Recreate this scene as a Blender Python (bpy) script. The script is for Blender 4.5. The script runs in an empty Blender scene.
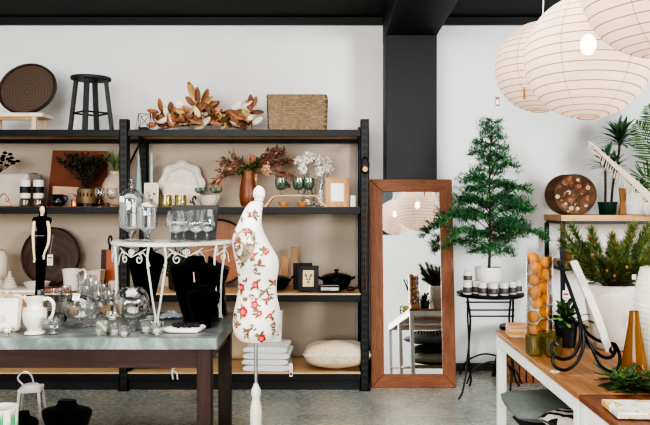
import bpy, math, random
from mathutils import Vector, Matrix, Euler
R = math.radians
rnd = random.Random(7)
col = bpy.context.scene.collection
PI = math.pi
# ---------- measured frame of the place: eye height 1.388 m, wall at 5.8 m ----------
EYE = 1.388
def PX(px, Y): return (px - 333.0) / 690.0 * Y
def PZ(py, Y): return EYE - (py - 205.0) / 690.0 * Y
def YT(py): return 433.3 / (py - 205.0)      # depth of a spot on the 0.76 m table tops
def V(*a): return Vector(a)

# ---------- mesh builder ----------
class MB:
    def __init__(s): s.v = []; s.f = []; s.mi = []; s.cur = 0; s.M = Matrix.Identity(4)
    def add(s, vs, fs):
        n = len(s.v)
        s.v += [s.M @ Vector(p) for p in vs]
        s.f += [tuple(i + n for i in f) for f in fs]; s.mi += [s.cur] * len(fs)
        return s
    def m(s, i): s.cur = i; return s
    def at(s, loc=(0, 0, 0), rot=(0, 0, 0)):
        s.M = Matrix.Translation(loc) @ Euler(rot).to_matrix().to_4x4(); return s
    def box(s, x0, x1, y0, y1, z0, z1):
        s.add([(x0,y0,z0),(x1,y0,z0),(x1,y1,z0),(x0,y1,z0),(x0,y0,z1),(x1,y0,z1),(x1,y1,z1),(x0,y1,z1)],
              [(0,3,2,1),(4,5,6,7),(0,1,5,4),(1,2,6,5),(2,3,7,6),(3,0,4,7)]); return s
    def rings(s, rs, cap0=True, cap1=True):
        n = len(rs[0]); vs = [p for r in rs for p in r]; fs = []
        for k in range(len(rs) - 1):
            for i in range(n):
                j = (i + 1) % n
                fs.append((k*n+i, k*n+j, (k+1)*n+j, (k+1)*n+i))
        if cap0: fs.append(tuple(range(n - 1, -1, -1)))
        if cap1: fs.append(tuple((len(rs)-1)*n + i for i in range(n)))
        s.add(vs, fs); return s
    def lathe(s, prof, seg=32, sx=1, sy=1, cap0=True, cap1=True, c=(0, 0)):
        rs = [[(c[0] + max(r, 1e-4)*math.cos(2*PI*i/seg)*sx, c[1] + max(r, 1e-4)*math.sin(2*PI*i/seg)*sy, z) for i in range(seg)] for r, z in prof]
        return s.rings(rs, cap0, cap1)
    def shell(s, prof, t, seg=32, sx=1, sy=1, c=(0, 0)):
        """open vessel: outer profile bottom to top, then wall thickness t back down"""
        inner = [(max(r - t, 1e-4), max(z, prof[0][1] + t)) for r, z in reversed(prof) if r > t * .5]
        return s.lathe(list(prof) + inner, seg, sx, sy, True, True, c)
    def tube(s, pts, r, seg=8, cap=True):
        pts = [Vector(p) for p in pts]; rs = []; a = None
        for i, p in enumerate(pts):
            d = (pts[min(i+1, len(pts)-1)] - pts[max(i-1, 0)])
            d = d.normalized() if d.length > 1e-9 else Vector((0, 0, 1))
            if a is None: a = d.cross(Vector((0, 0, 1)) if abs(d.z) < .9 else Vector((1, 0, 0)))
            else:
                a = a - d * a.dot(d)
                if a.length < 1e-6: a = d.cross(Vector((.3, .9, .1)))
            a.normalize(); b = d.cross(a).normalized()
            q = r[min(i, len(r) - 1)] if isinstance(r, (list, tuple)) else r
            rs.append([p + a*q*math.cos(2*PI*k/seg) + b*q*math.sin(2*PI*k/seg) for k in range(seg)])
        return s.rings(rs, cap, cap)
    def ball(s, c, r, seg=16, n=10):
        if not isinstance(r, (tuple, list)): r = (r, r, r)
        rs = []
        for k in range(n + 1):
            t = PI * k / n; q = max(math.sin(t), 1e-3)
            rs.append([(c[0] + r[0]*q*math.cos(2*PI*i/seg), c[1] + r[1]*q*math.sin(2*PI*i/seg), c[2] - r[2]*math.cos(t)) for i in range(seg)])
        return s.rings(rs)
    def prism(s, poly, t0, t1, ax='y'):
        f = {'y': lambda a, b, t: (a, t, b), 'z': lambda a, b, t: (a, b, t), 'x': lambda a, b, t: (t, a, b)}[ax]
        n = len(poly)
        s.add([f(a, b, t0) for a, b in poly] + [f(a, b, t1) for a, b in poly],
              [tuple(range(n))[::-1], tuple(range(n, 2*n))] + [(i, (i+1) % n, n + (i+1) % n, n + i) for i in range(n)]); return s
    def leaf(s, p, d, L, w, nrm=None, curl=0.0, n=3, cup=0.0):
        p = Vector(p); d = Vector(d).normalized()
        if nrm is None: nrm = Vector((rnd.uniform(-1, 1), rnd.uniform(-1, 1), rnd.uniform(-1, 1)))
        nrm = Vector(nrm); a = d.cross(nrm)
        if a.length < 1e-4: a = d.cross(Vector((.3, .5, .8)))
        a.normalize(); nn = a.cross(d).normalized()
        vs = []; fs = []
        for k in range(n + 1):
            t = k / n; h = w * .5 * math.sin(PI * (t * .86 + .07)) ** .8
            c = p + d * (L * t) + nn * (curl * L * t * t)
            vs += [c - a * h + nn * cup * h, c, c + a * h + nn * cup * h]
            if k:
                b = 3 * (k - 1); fs += [(b, b+1, b+4, b+3), (b+1, b+2, b+5, b+4)]
        s.add(vs, fs); return s
    def disc(s, c, r, n=20, nrm='z'):
        s.add([(c[0] + r*math.cos(2*PI*i/n), c[1] + r*math.sin(2*PI*i/n), c[2]) for i in range(n)], [tuple(range(n))]); return s
    def build(s, name, mats, parent=None, loc=(0, 0, 0), rot=(0, 0, 0), smooth=False, bevel=0, sub=0, solid=0):
        me = bpy.data.meshes.new(name); me.from_pydata([tuple(p) for p in s.v], [], s.f)
        if not isinstance(mats, (list, tuple)): mats = [mats]
        for mm in mats: me.materials.append(mm)
        me.polygons.foreach_set('material_index', s.mi)
        if smooth: me.polygons.foreach_set('use_smooth', [True] * len(me.polygons))
        me.update()
        if smooth and hasattr(me, 'set_sharp_from_angle'): me.set_sharp_from_angle(angle=R(45))
        o = bpy.data.objects.new(name, me); col.objects.link(o)
        o.location = loc; o.rotation_euler = rot
        if parent: o.parent = parent
        if solid:
            q = o.modifiers.new('t', 'SOLIDIFY'); q.thickness = solid
        if bevel:
            q = o.modifiers.new('b', 'BEVEL'); q.width = bevel; q.segments = 2; q.limit_method = 'ANGLE'
        if sub:
            q = o.modifiers.new('s', 'SUBSURF'); q.levels = sub; q.render_levels = sub
        return o

def tag(o, label, cat, group=None, kind=None):
    if label: o['label'] = label
    if cat: o['category'] = cat
    if group: o['group'] = group
    if kind: o['kind'] = kind
    return o
def root(name, label, cat, loc, rz=0, group=None, rot=None):
    o = bpy.data.objects.new(name, None); col.objects.link(o); o.empty_display_size = .05
    o.location = loc; o.rotation_euler = rot if rot else (0, 0, rz)
    return tag(o, label, cat, group)
def dup(src, loc, label=None, rz=None, group=None, rot=None, scale=None):
    def cp(o, par):
        c = o.copy(); col.objects.link(c)
        if par: c.parent = par
        for ch in list(o.children): cp(ch, c)
        return c
    r = cp(src, None); r.location = loc
    if rz is not None: r.rotation_euler = (0, 0, rz)
    if rot is not None: r.rotation_euler = rot
    if scale is not None: r.scale = (scale,) * 3 if isinstance(scale, (int, float)) else scale
    if label: r['label'] = label
    if group: r['group'] = group
    return r
def struct(o): o['kind'] = 'structure'; return o

# ---------- materials ----------
def _new(name):
    m = bpy.data.materials.new(name); m.use_nodes = True; nt = m.node_tree
    return m, nt, nt.nodes['Principled BSDF']
def _coords(nt, scale=(1, 1, 1)):
    tc = nt.nodes.new('ShaderNodeTexCoord'); mp = nt.nodes.new('ShaderNodeMapping')
    mp.inputs['Scale'].default_value = scale; nt.links.new(tc.outputs['Object'], mp.inputs['Vector']); return mp.outputs['Vector']
def _noise(nt, vec, scale, detail=4, rough=.55, dist=0):
    n = nt.nodes.new('ShaderNodeTexNoise'); n.inputs['Scale'].default_value = scale; n.inputs['Detail'].default_value = detail
    n.inputs['Roughness'].default_value = rough; n.inputs['Distortion'].default_value = dist
    nt.links.new(vec, n.inputs['Vector']); return n.outputs['Fac']
def _ramp(nt, fac, stops):
    r = nt.nodes.new('ShaderNodeValToRGB'); e = r.color_ramp.elements
    while len(e) < len(stops): e.new(.5)
    for k, (p, c) in enumerate(stops):
        e[k].position = p; e[k].color = (*c, 1) if len(c) == 3 else c
    nt.links.new(fac, r.inputs['Fac']); return r.outputs['Color']
def _bump(nt, b, fac, st, dist=.01):
    n = nt.nodes.new('ShaderNodeBump'); n.inputs['Strength'].default_value = st; n.inputs['Distance'].default_value = dist
    nt.links.new(fac, n.inputs['Height']); nt.links.new(n.outputs['Normal'], b.inputs['Normal'])
def sr(c): return tuple((x / 255.0) ** 2.2 for x in c)
def pm(name, c, rough=.6, metal=0, var=.12, scale=12, bump=0, stretch=(1, 1, 1), spec=None, sheen=0):
    """plain surface: sRGB 0-255 colour with procedural variation"""
    m, nt, b = _new(name); c = sr(c); v = _coords(nt, stretch)
    f = _noise(nt, v, scale)
    lo = tuple(x * (1 - var) for x in c); hi = tuple(min(1, x * (1 + var)) for x in c)
    nt.links.new(_ramp(nt, f, [(.3, lo), (.7, hi)]), b.inputs['Base Color'])
    b.inputs['Roughness'].default_value = rough; b.inputs['Metallic'].default_value = metal
    if spec is not None: b.inputs['Specular IOR Level'].default_value = spec
    if sheen: b.inputs['Sheen Weight'].default_value = sheen
    if bump: _bump(nt, b, _noise(nt, v, scale * 3), bump)
    return m
def wood(name, c1, c2, rough=.45, stretch=(1, 12, 12), scale=2.5, bump=.15):
    m, nt, b = _new(name); v = _coords(nt, stretch)
    f = _noise(nt, v, scale, 8, .65, 1.2)
    nt.links.new(_ramp(nt, f, [(.28, sr(c1)), (.5, tuple((x + y) / 2 for x, y in zip(sr(c1), sr(c2)))), (.72, sr(c2))]), b.inputs['Base Color'])
    b.inputs['Roughness'].default_value = rough; _bump(nt, b, f, bump, .003); return m
def glass(name, tint=(1, 1, 1), base=.10, edge=.75, body=None, rough=.03, dens=0.0):
    m = bpy.data.materials.new(name); m.use_nodes = True; nt = m.node_tree; nt.nodes.clear()
    out = nt.nodes.new('ShaderNodeOutputMaterial'); tr = nt.nodes.new('ShaderNodeBsdfTransparent'); gl = nt.nodes.new('ShaderNodeBsdfGlossy')
    tr.inputs['Color'].default_value = (*tint, 1); gl.inputs['Roughness'].default_value = rough
    lw = nt.nodes.new('ShaderNodeLayerWeight'); lw.inputs['Blend'].default_value = .35
    mr = nt.nodes.new('ShaderNodeMapRange'); mr.inputs['To Min'].default_value = base; mr.inputs['To Max'].default_value = edge
    nt.links.new(lw.outputs['Facing'], mr.inputs['Value'])
    v = _coords(nt); nz = _noise(nt, v, 30); bp = nt.nodes.new('ShaderNodeBump'); bp.inputs['Strength'].default_value = .08
    nt.links.new(nz, bp.inputs['Height']); nt.links.new(bp.outputs['Normal'], gl.inputs['Normal'])
    mx = nt.nodes.new('ShaderNodeMixShader')
    nt.links.new(mr.outputs['Result'], mx.inputs['Fac']); nt.links.new(tr.outputs[0], mx.inputs[1]); nt.links.new(gl.outputs[0], mx.inputs[2])
    last = mx.outputs[0]
    if body:
        df = nt.nodes.new('ShaderNodeBsdfDiffuse'); df.inputs['Color'].default_value = (*body, 1)
        m2 = nt.nodes.new('ShaderNodeMixShader'); m2.inputs['Fac'].default_value = dens
        nt.links.new(last, m2.inputs[1]); nt.links.new(df.outputs[0], m2.inputs[2]); last = m2.outputs[0]
    nt.links.new(last, out.inputs['Surface']); return m

M = {}
M['white_wall'] = pm('white_wall', (240, 240, 240), .85, var=.03, scale=1.2, bump=.02)
M['black_paint'] = pm('black_paint', (40, 40, 42), .55, var=.08, scale=2)
M['ceil'] = pm('ceiling_black', (24, 26, 28), .7, var=.1, scale=1)
M['rack'] = pm('rack_steel', (9, 11, 13), .5, .05, var=.15, scale=8)
M['slot'] = pm('slot_grey', (70, 72, 72), .7)
M['chip'] = wood('shelf_board', (205, 165, 120), (226, 192, 150), .4)
M['black'] = pm('black_iron', (20, 21, 23), .4, .3, var=.2)
M['velvet'] = pm('black_velvet', (7, 7, 8), .95, var=.3, scale=60, sheen=.05, spec=.1)
M['white_metal'] = pm('white_metal', (226, 228, 226), .4, var=.05)
M['cream_metal'] = pm('cream_metal', (206, 208, 198), .45, var=.08)
M['ceramic'] = pm('white_ceramic', (218, 213, 204), .3, var=.04)
M['cream'] = pm('cream_ceramic', (208, 194, 176), .5, var=.06)
M['steel'] = pm('steel', (170, 172, 172), .3, .8)
M['dark_wood'] = wood('dark_wood', (38, 25, 18), (84, 52, 36), .5)
M['tray_wood'] = wood('tray_wood', (50, 36, 28), (78, 58, 46), .5, stretch=(1, 1, 8))
M['walnut_v'] = wood('walnut_v', (32, 20, 16), (70, 42, 30), .55, stretch=(14, 14, 1))
M['oak'] = wood('oak', (172, 120, 72), (222, 178, 122), .45)
M['oak_v'] = wood('oak_v', (150, 104, 64), (205, 160, 112), .5, stretch=(12, 12, 1))
M['paper'] = pm('paper', (236, 234, 230), .8, var=.02)
M['tagred'] = pm('tag_red', (214, 84, 66), .7)
M['glass'] = glass('clear_glass', (.98, .985, .985), .035, .75)
M['glass_white'] = glass('clear_cut_glass', (.98, .985, .985), .04, .85, (.8, .85, .87), dens=.008, rough=.02)
M['green_glass'] = glass('green_glass', (.35, .48, .33), .1, .5, (.15, .22, .13), dens=.35)
M['olive_glass'] = glass('olive_glass', (.84, .82, .6), .06, .4, (.2, .18, .05), dens=.05)
M['teal_glass'] = glass('teal_glass', (.74, .82, .76), .07, .5, (.16, .24, .18), dens=.08)
M['amber_glass'] = glass('amber_glass', (.7, .36, .06), .06, .35, (.26, .11, .01), dens=.62)
M['brown_glass'] = glass('brown_glass', (.45, .3, .22), .12, .6, (.2, .13, .1), dens=.4)
M['copper'] = pm('copper', (196, 120, 84), .3, .8)
M['terracotta'] = pm('terracotta', (128, 74, 50), .7, var=.15, scale=6)
M['soil'] = pm('soil', (44, 34, 28), .95, var=.3, scale=40)
M['leaf'] = pm('leaf_green', (54, 98, 56), .55, var=.35, scale=20)
M['leaf_dark'] = pm('leaf_dark', (32, 56, 34), .55, var=.35, scale=20)
M['leaf_light'] = pm('leaf_light', (112, 142, 74), .55, var=.3, scale=20)
M['bark'] = pm('bark', (84, 66, 54), .9, var=.3, scale=30)
M['linen'] = pm('linen', (222, 208, 188), .9, var=.06, scale=30, bump=.1)
M['silver'] = pm('silver', (150, 152, 152), .25, .9, var=.2)

# ---------- camera ----------
cam = bpy.data.cameras.new('camera'); co = bpy.data.objects.new('camera', cam); col.objects.link(co)
cam.sensor_width = 36; cam.lens = 36 * 690 / 650.0
cam.shift_x = -8 / 650.0; cam.shift_y = -7.5 / 650.0
co.location = (0, 0, EYE); co.rotation_euler = (PI / 2, 0, 0)
bpy.context.scene.camera = co
sc = bpy.context.scene
sc.view_settings.view_transform = 'AgX'; sc.view_settings.look = 'AgX - Very High Contrast'
sc.view_settings.exposure = -0.2
sc.cycles.transparent_max_bounces = 24; sc.cycles.max_bounces = 10; sc.cycles.sample_clamp_indirect = 6
sc.cycles.caustics_reflective = False; sc.cycles.caustics_refractive = False

# ---------- lights ----------
w = bpy.data.worlds.new('world'); sc.world = w; w.use_nodes = True
w.node_tree.nodes['Background'].inputs[0].default_value = (.8, .88, 1, 1); w.node_tree.nodes['Background'].inputs[1].default_value = .3
def area(name, loc, target, sx, sy, power, c=(1, 1, 1)):
    l = bpy.data.lights.new(name, 'AREA'); l.shape = 'RECTANGLE'; l.size = sx; l.size_y = sy; l.energy = power; l.color = c
    o = bpy.data.objects.new(name, l); col.objects.link(o); o.location = loc
    o.rotation_euler = (Vector(target) - Vector(loc)).to_track_quat('-Z', 'Y').to_euler(); return o
area('window_light', (4.9, .6, 2.0), (.2, 5.4, 1.0), 1.8, 1.4, 320, (.93, .97, 1))
area('front_window_light', (-1.6, -3.6, 2.0), (-.3, 5.0, 1.1), 4.2, 2.0, 400, (1, .98, .95))
area('ceiling_fill', (-.4, 2.6, 2.9), (-.4, 2.8, 0), 3.5, 2.5, 150, (1, .96, .92))  # added overhead fill, stands for no visible lamp

area('rear_fill', (.6, -.4, 4.2), (1.4, -4.2, 1.6), 2.4, .8, 150, (1, .98, .95))
# ---------- room ----------
def mat_floor():
    m, nt, b = _new('polished_concrete'); v = _coords(nt)
    f = _noise(nt, v, 2.2, 8, .65, .6)
    c = _ramp(nt, f, [(.3, sr((130, 136, 128))), (.5, sr((174, 180, 170))), (.62, sr((192, 184, 166))), (.75, sr((228, 228, 220)))])
    f2 = _noise(nt, v, 26, 5, .7)
    c2 = _ramp(nt, f2, [(.3, (.62, .64, .62)), (.55, (1, 1, 1)), (.72, (1.25, 1.25, 1.2))])
    mx = nt.nodes.new('ShaderNodeMix'); mx.data_type = 'RGBA'; mx.blend_type = 'MULTIPLY'; mx.inputs['Factor'].default_value = .22
    nt.links.new(c, mx.inputs[6]); nt.links.new(c2, mx.inputs[7]); nt.links.new(mx.outputs[2], b.inputs['Base Color'])
    rr = nt.nodes.new('ShaderNodeMapRange'); rr.inputs['To Min'].default_value = .12; rr.inputs['To Max'].default_value = .42
    nt.links.new(f2, rr.inputs['Value']); nt.links.new(rr.outputs[0], b.inputs['Roughness'])
    _bump(nt, b, f2, .05, .003); return m
struct(MB().box(-5, 5.2, -4.2, 5.95, -.1, 0).build('floor', mat_floor()))
struct(MB().box(-5, 5.2, 5.8, 5.95, 0, 2.96).build('wall_back', M['white_wall']))
struct(MB().box(-5, 5.2, -4.35, -4.2, 0, 4.4).build('wall_front', M['white_wall']))
struct(MB().box(-5.15, -5, -4.35, 5.95, 0, 4.4).build('wall_left', M['white_wall']))
struct(MB().box(5.2, 5.35, -4.35, 5.95, 0, 4.4).build('wall_right', M['white_wall']))
struct(MB().box(-5, 5.2, .9, 5.95, 2.96, 3.06).build('ceiling', M['ceil']))
struct(MB().box(-5.15, 5.35, -4.35, .9, 4.4, 4.5).build('ceiling_high', M['ceil']))
struct(MB().box(-5, 5.2, .9, .98, 3.06, 4.4).build('wall_bulkhead', M['white_wall']))
struct(MB().box(-2.4, 1.5, -4.2, -4.16, 3.2, 4.3).build('roof_stand_in', pm('roof_stand_in_grey', (96, 106, 110), .5)))  # flat grey panel added to stand for the roof in the mirror, no window
struct(MB().box(-2.4, 1.5, -4.2, -4.15, 3.08, 3.2).build('trim_30', M['black_paint']))
struct(MB().box(-5, 5.2, 5.76, 5.8, 2.895, 2.96).build('trim_1', M['black_paint'], bevel=.004))
struct(MB().box(.4205, .8245, 5.475, 5.8, 0, 2.74).build('wall_pillar', M['black_paint'], bevel=.004))
struct(MB().box(.4185, .8265, .9, 5.8, 2.737, 2.96).build('ceiling_beam', M['black_paint'], bevel=.004))
struct(MB().box(.8245, 5.2, 5.785, 5.8, 0, .06).build('baseboard_right', M['slot'], bevel=.002))
struct(MB().box(-5, .4205, 5.785, 5.8, 0, .09).build('baseboard_left', M['black_paint'], bevel=.002))
# pale roof battens near the shop front (seen in the mirror)
for k in range(12):
    struct(MB().prism([(-2.3 + k*.32, 3.2), (-2.24 + k*.32, 3.2), (-1.9 + k*.32, 4.3), (-1.96 + k*.32, 4.3)], -4.16, -4.15).build('trim_%d' % (k + 2), M['white_metal'], bevel=.002))

# ---------- steel racking ----------
YF, YB = 5.15, 5.75
rack = root('shelving_rack', 'tall black steel racking with wooden boards along the white wall', 'shelf', (0, 0, 0))
MB().box(-3.32, .19, YB + .008, YB + .014, .13, 1.9).build('recess_shade_panel', pm('recess_shade_panel', (192, 178, 162), .85, var=.03, scale=2), rack)  # added board; its beige carries the shade and warm bounce on the wall
MB().box(-3.32, .2, YF + .035, YF + .045, .001, .08).build('under_shelf_shade', M['black_paint'], rack)  # added black strip, painted shade of the floor under the bottom shelf
posts = [-3.364, -1.564, .237]
LV = [1.951, 1.373, .716, .127]
for x in posts:
    for y in (YF + .03, YB - .04):
        b = MB(); b.box(x - .0315, x + .0315, y - .03, y - .026, .006, 2.03)
        b.box(x - .0315, x - .0275, y - .03, y + .03, .006, 2.03).box(x + .0275, x + .0315, y - .03, y + .03, .006, 2.03)
        b.box(x - .04, x + .04, y - .04, y + .04, 0, .006)
        b.m(1)
        for k in range(38):
            z = .05 + k * .052
            for sx in (-1, 1):
                b.add([(x + sx*.012 - .004, y - .0305, z + .008), (x + sx*.012 + .004, y - .0305, z + .008), (x + sx*.012 + .004 - sx*.004, y - .0305, z + .028), (x + sx*.012 - .004 - sx*.004, y - .0305, z + .03)], [(0, 1, 2, 3)])
        b.build('upright_post', [M['rack'], M['slot']], rack)
    b = MB()
    for k in range(5):
        z0, z1 = .4 + k * .31, .4 + (k + 1) * .31
        if k % 2: z0, z1 = z1, z0
        b.tube([(x, YF + .06, z0), (x, YB - .07, z1)], .009, 6)
    b.build('side_brace', M['rack'], rack)
for i in range(2):
    xa, xb = posts[i] + .032, posts[i+1] - .032
    for z in LV:
        for y0, y1, zz in ((YF, YF + .03, z), (YB - .05, YB - .02, z - .002)):
            MB().box(xa, xb, y0, y1, zz - .05, zz).build('beam', M['rack'], rack, bevel=.002)
        MB().box(xa, xb, YF + .031, YB - .051, z - .022, z + (.001 if z != LV[2] and z != LV[3] else .002)).build('shelf_board', M['chip'], rack)
        if z < 1:   # these two decks lap over the front beam
            MB().box(xa, xb, YF - .004, YF + .032, z + .001, z + .012).build('board_edge', M['chip'], rack)
# ================= FURNITURE =================
def curve(pts, n=8):
    """Catmull-Rom through points"""
    P = [Vector(p) for p in pts]; P = [P[0]*2 - P[1]] + P + [P[-1]*2 - P[-2]]; out = []
    for i in range(1, len(P) - 2):
        for k in range(n):
            t = k / n; a, b, c, d = P[i-1], P[i], P[i+1], P[i+2]
            out.append(.5 * ((2*b) + (c-a)*t + (2*a - 5*b + 4*c - d)*t*t + (3*b - a - 3*c + d)*t**3))
    out.append(P[-2]); return out

# ---- left display table ----
def mat_zinc():
    m, nt, b = _new('zinc_top'); v = _coords(nt, (1, 2.2, 1))
    f = _noise(nt, v, 5, 8, .65, 1.5)
    nt.links.new(_ramp(nt, f, [(.3, sr((84, 92, 90))), (.5, sr((114, 122, 120))), (.7, sr((160, 168, 170)))]), b.inputs['Base Color'])
    b.inputs['Roughness'].default_value = .34; b.inputs['Metallic'].default_value = .25; _bump(nt, b, f, .1, .003); return m
TB = (-2.3, -.548, 3.26, 4.05)
t = root('display_table', 'long table with grey zinc top and dark wood legs, left foreground', 'table', (-1.42, 3.65, 0))
o_ = (1.42, -3.65)
MB().at((1.42, -3.65, 0)).box(TB[0], TB[1], TB[2], TB[3], .703, .7595).build('tabletop', mat_zinc(), t, bevel=.004)
MB().at((1.42, -3.65, 0)).box(TB[0]+.03, -.6, 3.315, 3.345, .605, .703).build('apron', wood('apron_wood', (34, 22, 16), (76, 46, 32), .55), t, bevel=.002)
MB().at((1.42, -3.65, 0)).box(TB[0]+.03, -.6, 3.965, 3.99, .605, .703).build('apron', M['dark_wood'], t, bevel=.002)
MB().at((1.42, -3.65, 0)).box(-.625, -.6, 3.37, 3.915, .62, .703).build('apron', M['dark_wood'], t, bevel=.002)
for x, y in ((-.652, 3.30), (-.652, 3.92), (-2.27, 3.30), (-2.27, 3.92)):
    MB().at((1.42, -3.65, 0)).box(x, x + .068, y, y + .068, 0, .703).build('leg', M['walnut_v'], t, bevel=.003)

# ---- demilune scrollwork console standing on the table ----
ZT = .76; CX = -.915; YB0 = 4.0
c = root('scroll_console', 'small half-round white metal console with scrollwork standing on the zinc table', 'console table', (CX, YB0, ZT))
H = .428
def arcp(a, r=.345, d=.42): return (r * math.sin(a), -d * math.cos(a))   # a=-90..90, 0 = front apex
pts = [arcp(R(-90 + 180 * k / 28)) for k in range(29)]
MB().prism([(p[0], p[1]) for p in pts], H - .010, H, 'z').build('tabletop', M['cream_metal'], c, bevel=.003)
b = MB(); b.tube([(p[0], p[1], H - .014) for p in pts], .005, 6); b.tube([(-.345, 0, H - .014), (.345, 0, H - .014)], .006, 6); b.build('top_rail', M['cream_metal'], c)
for a in (-52, 0, 60):
    ex, ey = arcp(R(a))
    dx, dy = (math.cos(R(a)), math.sin(R(a)) * .8) if a == 0 else (0.35 * (1 if a > 0 else -1) * -1, -.9)
    n_ = Vector((dx, dy)).normalized()
    for s_ in (-1, 1):
        q = [(ex + n_.x*s_*w_, ey + n_.y*s_*w_, z) for w_, z in ((.042, H - .02), (.05, H - .09), (.036, H - .2), (.02, .12), (.006, .04), (.012, .004))]
        inn = -1 if abs(a) else 0
        q = [(x * (1 - .05 * math.sin(PI * (1 - z / H))) , y, z) for x, y, z in q]
        MB().tube(curve(q, 6), .0062, 8).build('leg', M['cream_metal'], c)
def spiral(cx_, cz_, r0, turns, sgn, start):
    out = []
    for k in range(int(18 * turns) + 1):
        a = start + sgn * 2 * PI * k / 18; r = r0 * (1 - .72 * k / (18 * turns)); out.append((cx_ + r * math.cos(a), cz_ + r * math.sin(a)))
    return out
def onarc(q, r_=.985):    # wrap 2-D (arc length, height) scroll onto the half-round front
    out = []
    for u, z in q:
        a = u / .41; x, y = arcp(a); out.append((x * r_, y * r_, z))
    return out
for u0, s_ in ((-.30, 1), (-.06, -1), (.06, 1), (.30, -1), (-.52, 1), (.52, -1)):
    b = MB(); sp = spiral(u0 + s_*.062, H - .085, .026, 1.25, s_, PI/2 if s_ < 0 else PI/2)
    lead = [(u0 - s_*.015, H - .12), (u0 + s_*.002, H - .075), (u0 + s_*.03, H - .05)]
    sp2 = list(reversed(spiral(u0 + s_*.13, H - .05, .02, 1.1, -s_, -PI/2)))
    b.tube(onarc(lead + sp), .0036, 6)
    b.tube(onarc(sp2 + [(u0 + s_*.12, H - .075), (u0 + s_*.06, H - .052), (u0 + s_*.01, H - .03)]), .0036, 6)
    b.build('scroll', M['cream_metal'], c)
b = MB()
for s_ in (-1, 1):
    b.tube([(s_*x, -.004, z) for x, z in spiral(.05, H - .055, .026, 1.3, 1, PI/2) + []], .0042, 6)
    b.tube(curve([(s_*.05, -.004, H - .03), (s_*.14, -.004, H - .07), (s_*.24, -.004, H - .05), (s_*.33, -.004, H - .03)]), .0042, 6)
b.build('back_scroll', M['cream_metal'], c)

# ---- floral dress form ----
DY = 3.4; S_ = DY / 690.0
form = root('dress_form', 'white floral fabric dress form on a pale turned stand right of the zinc table', 'mannequin', (PX(257, DY), DY, 0))
DX = PX(257, DY)
prof = [  # py, left px, right px, half depth, y-centre
 (203.4,248.8,262.8,.034,0),(206,246,263,.037,0),(211,243.6,262,.043,0),(217,241,261.6,.052,0),(224,238,261.2,.085,0),(229,235.4,262.4,.125,0),(235,233.4,264.6,.15,0),
 (242,232.6,268.4,.158,0),(250,233.6,273,.155,0),(257,235,277.6,.148,-.003),(264,236.6,279,.14,-.003),(271,237.4,278.4,.13,0),(279,238.6,277,.12,0),(288,238.6,276.4,.112,0),
 (296,237.4,276.8,.118,0),(304,235.8,278.6,.13,0),(312,234,280.2,.143,0),(321,233,280.8,.152,0),(329,233.4,279.6,.154,0),(334,235,277.6,.148,0),(337.5,238.5,274.6,.132,0)]
secs = [(PZ(py, DY), (PX((l+r)/2, DY) - DX), (r-l)/2*S_, d, cy) for py, l, r, d, cy in prof][::-1]
zs = [s[0] for s in secs]
def sec_at(z):
    z = max(zs[0], min(zs[-1], z))
    for k in range(len(zs) - 1):
        if z <= zs[k+1]:
            t = (z - zs[k]) / (zs[k+1] - zs[k]); return [a + (b_ - a) * t for a, b_ in zip(secs[k], secs[k+1])]
fine = [sec_at(zs[0] + (zs[-1] - zs[0]) * k / 60) for k in range(61)]
for _ in range(2):
    fine = [fine[0]] + [[(fine[k-1][j] + 2*fine[k][j] + fine[k+1][j]) / 4 for j in range(5)] for k in range(1, 60)] + [fine[60]]
b = MB()
e_ = 1.12
def srf(x, z, side, off=.0012):
    z_, cx_, rx, ry, cy = sec_at(z); u = max(-.98, min(.98, (x - cx_) / rx)); x = cx_ + u * rx
    return (x, cy + side * (ry * math.sqrt(1 - u*u) + off), z)
b.rings([[(cx_ + rx*math.cos(2*PI*i/40), cy + ry*math.sin(2*PI*i/40), z) for i in range(40)] for z, cx_, rx, ry, cy in fine])
def petal(px, py, r, n, mi, side, rot=0, el=1.0, k_=0):
    b.m(mi); x0 = PX(px, DY) - DX; z0 = PZ(py, DY)
    ring = []
    for i in range(n):
        a = 2*PI*i/n; rr = r * (1 + .16 * math.sin(5*a + k_))
        u, w_ = rr * math.cos(a), rr * math.sin(a) * el
        ring.append((u*math.cos(rot) - w_*math.sin(rot), u*math.sin(rot) + w_*math.cos(rot)))
    off = .0012 + .0006 * mi
    b.add([srf(x0 + u, z0 + w_, side, off) for u, w_ in ring] + [srf(x0, z0, side, off)], [(i, (i+1) % n, n) for i in range(n)])
fl = [(251,230,1.8),(242.5,256,1.5),(257,253,1.8),(268,250,2.4),(243.5,285.5,3.2),(258,282,2.8),(275.5,281,1.6),(246.5,308,3.8),(257.5,301,3.2),(262.5,309,2.2),(264.5,333,3.4),(246,262,1.6),(262,262,1.5),(252,325,1.6),(272,312,1.8),(255,216,1.4),(240,240,1.6),(239,322,1.8),(269,297,1.6)]
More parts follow.
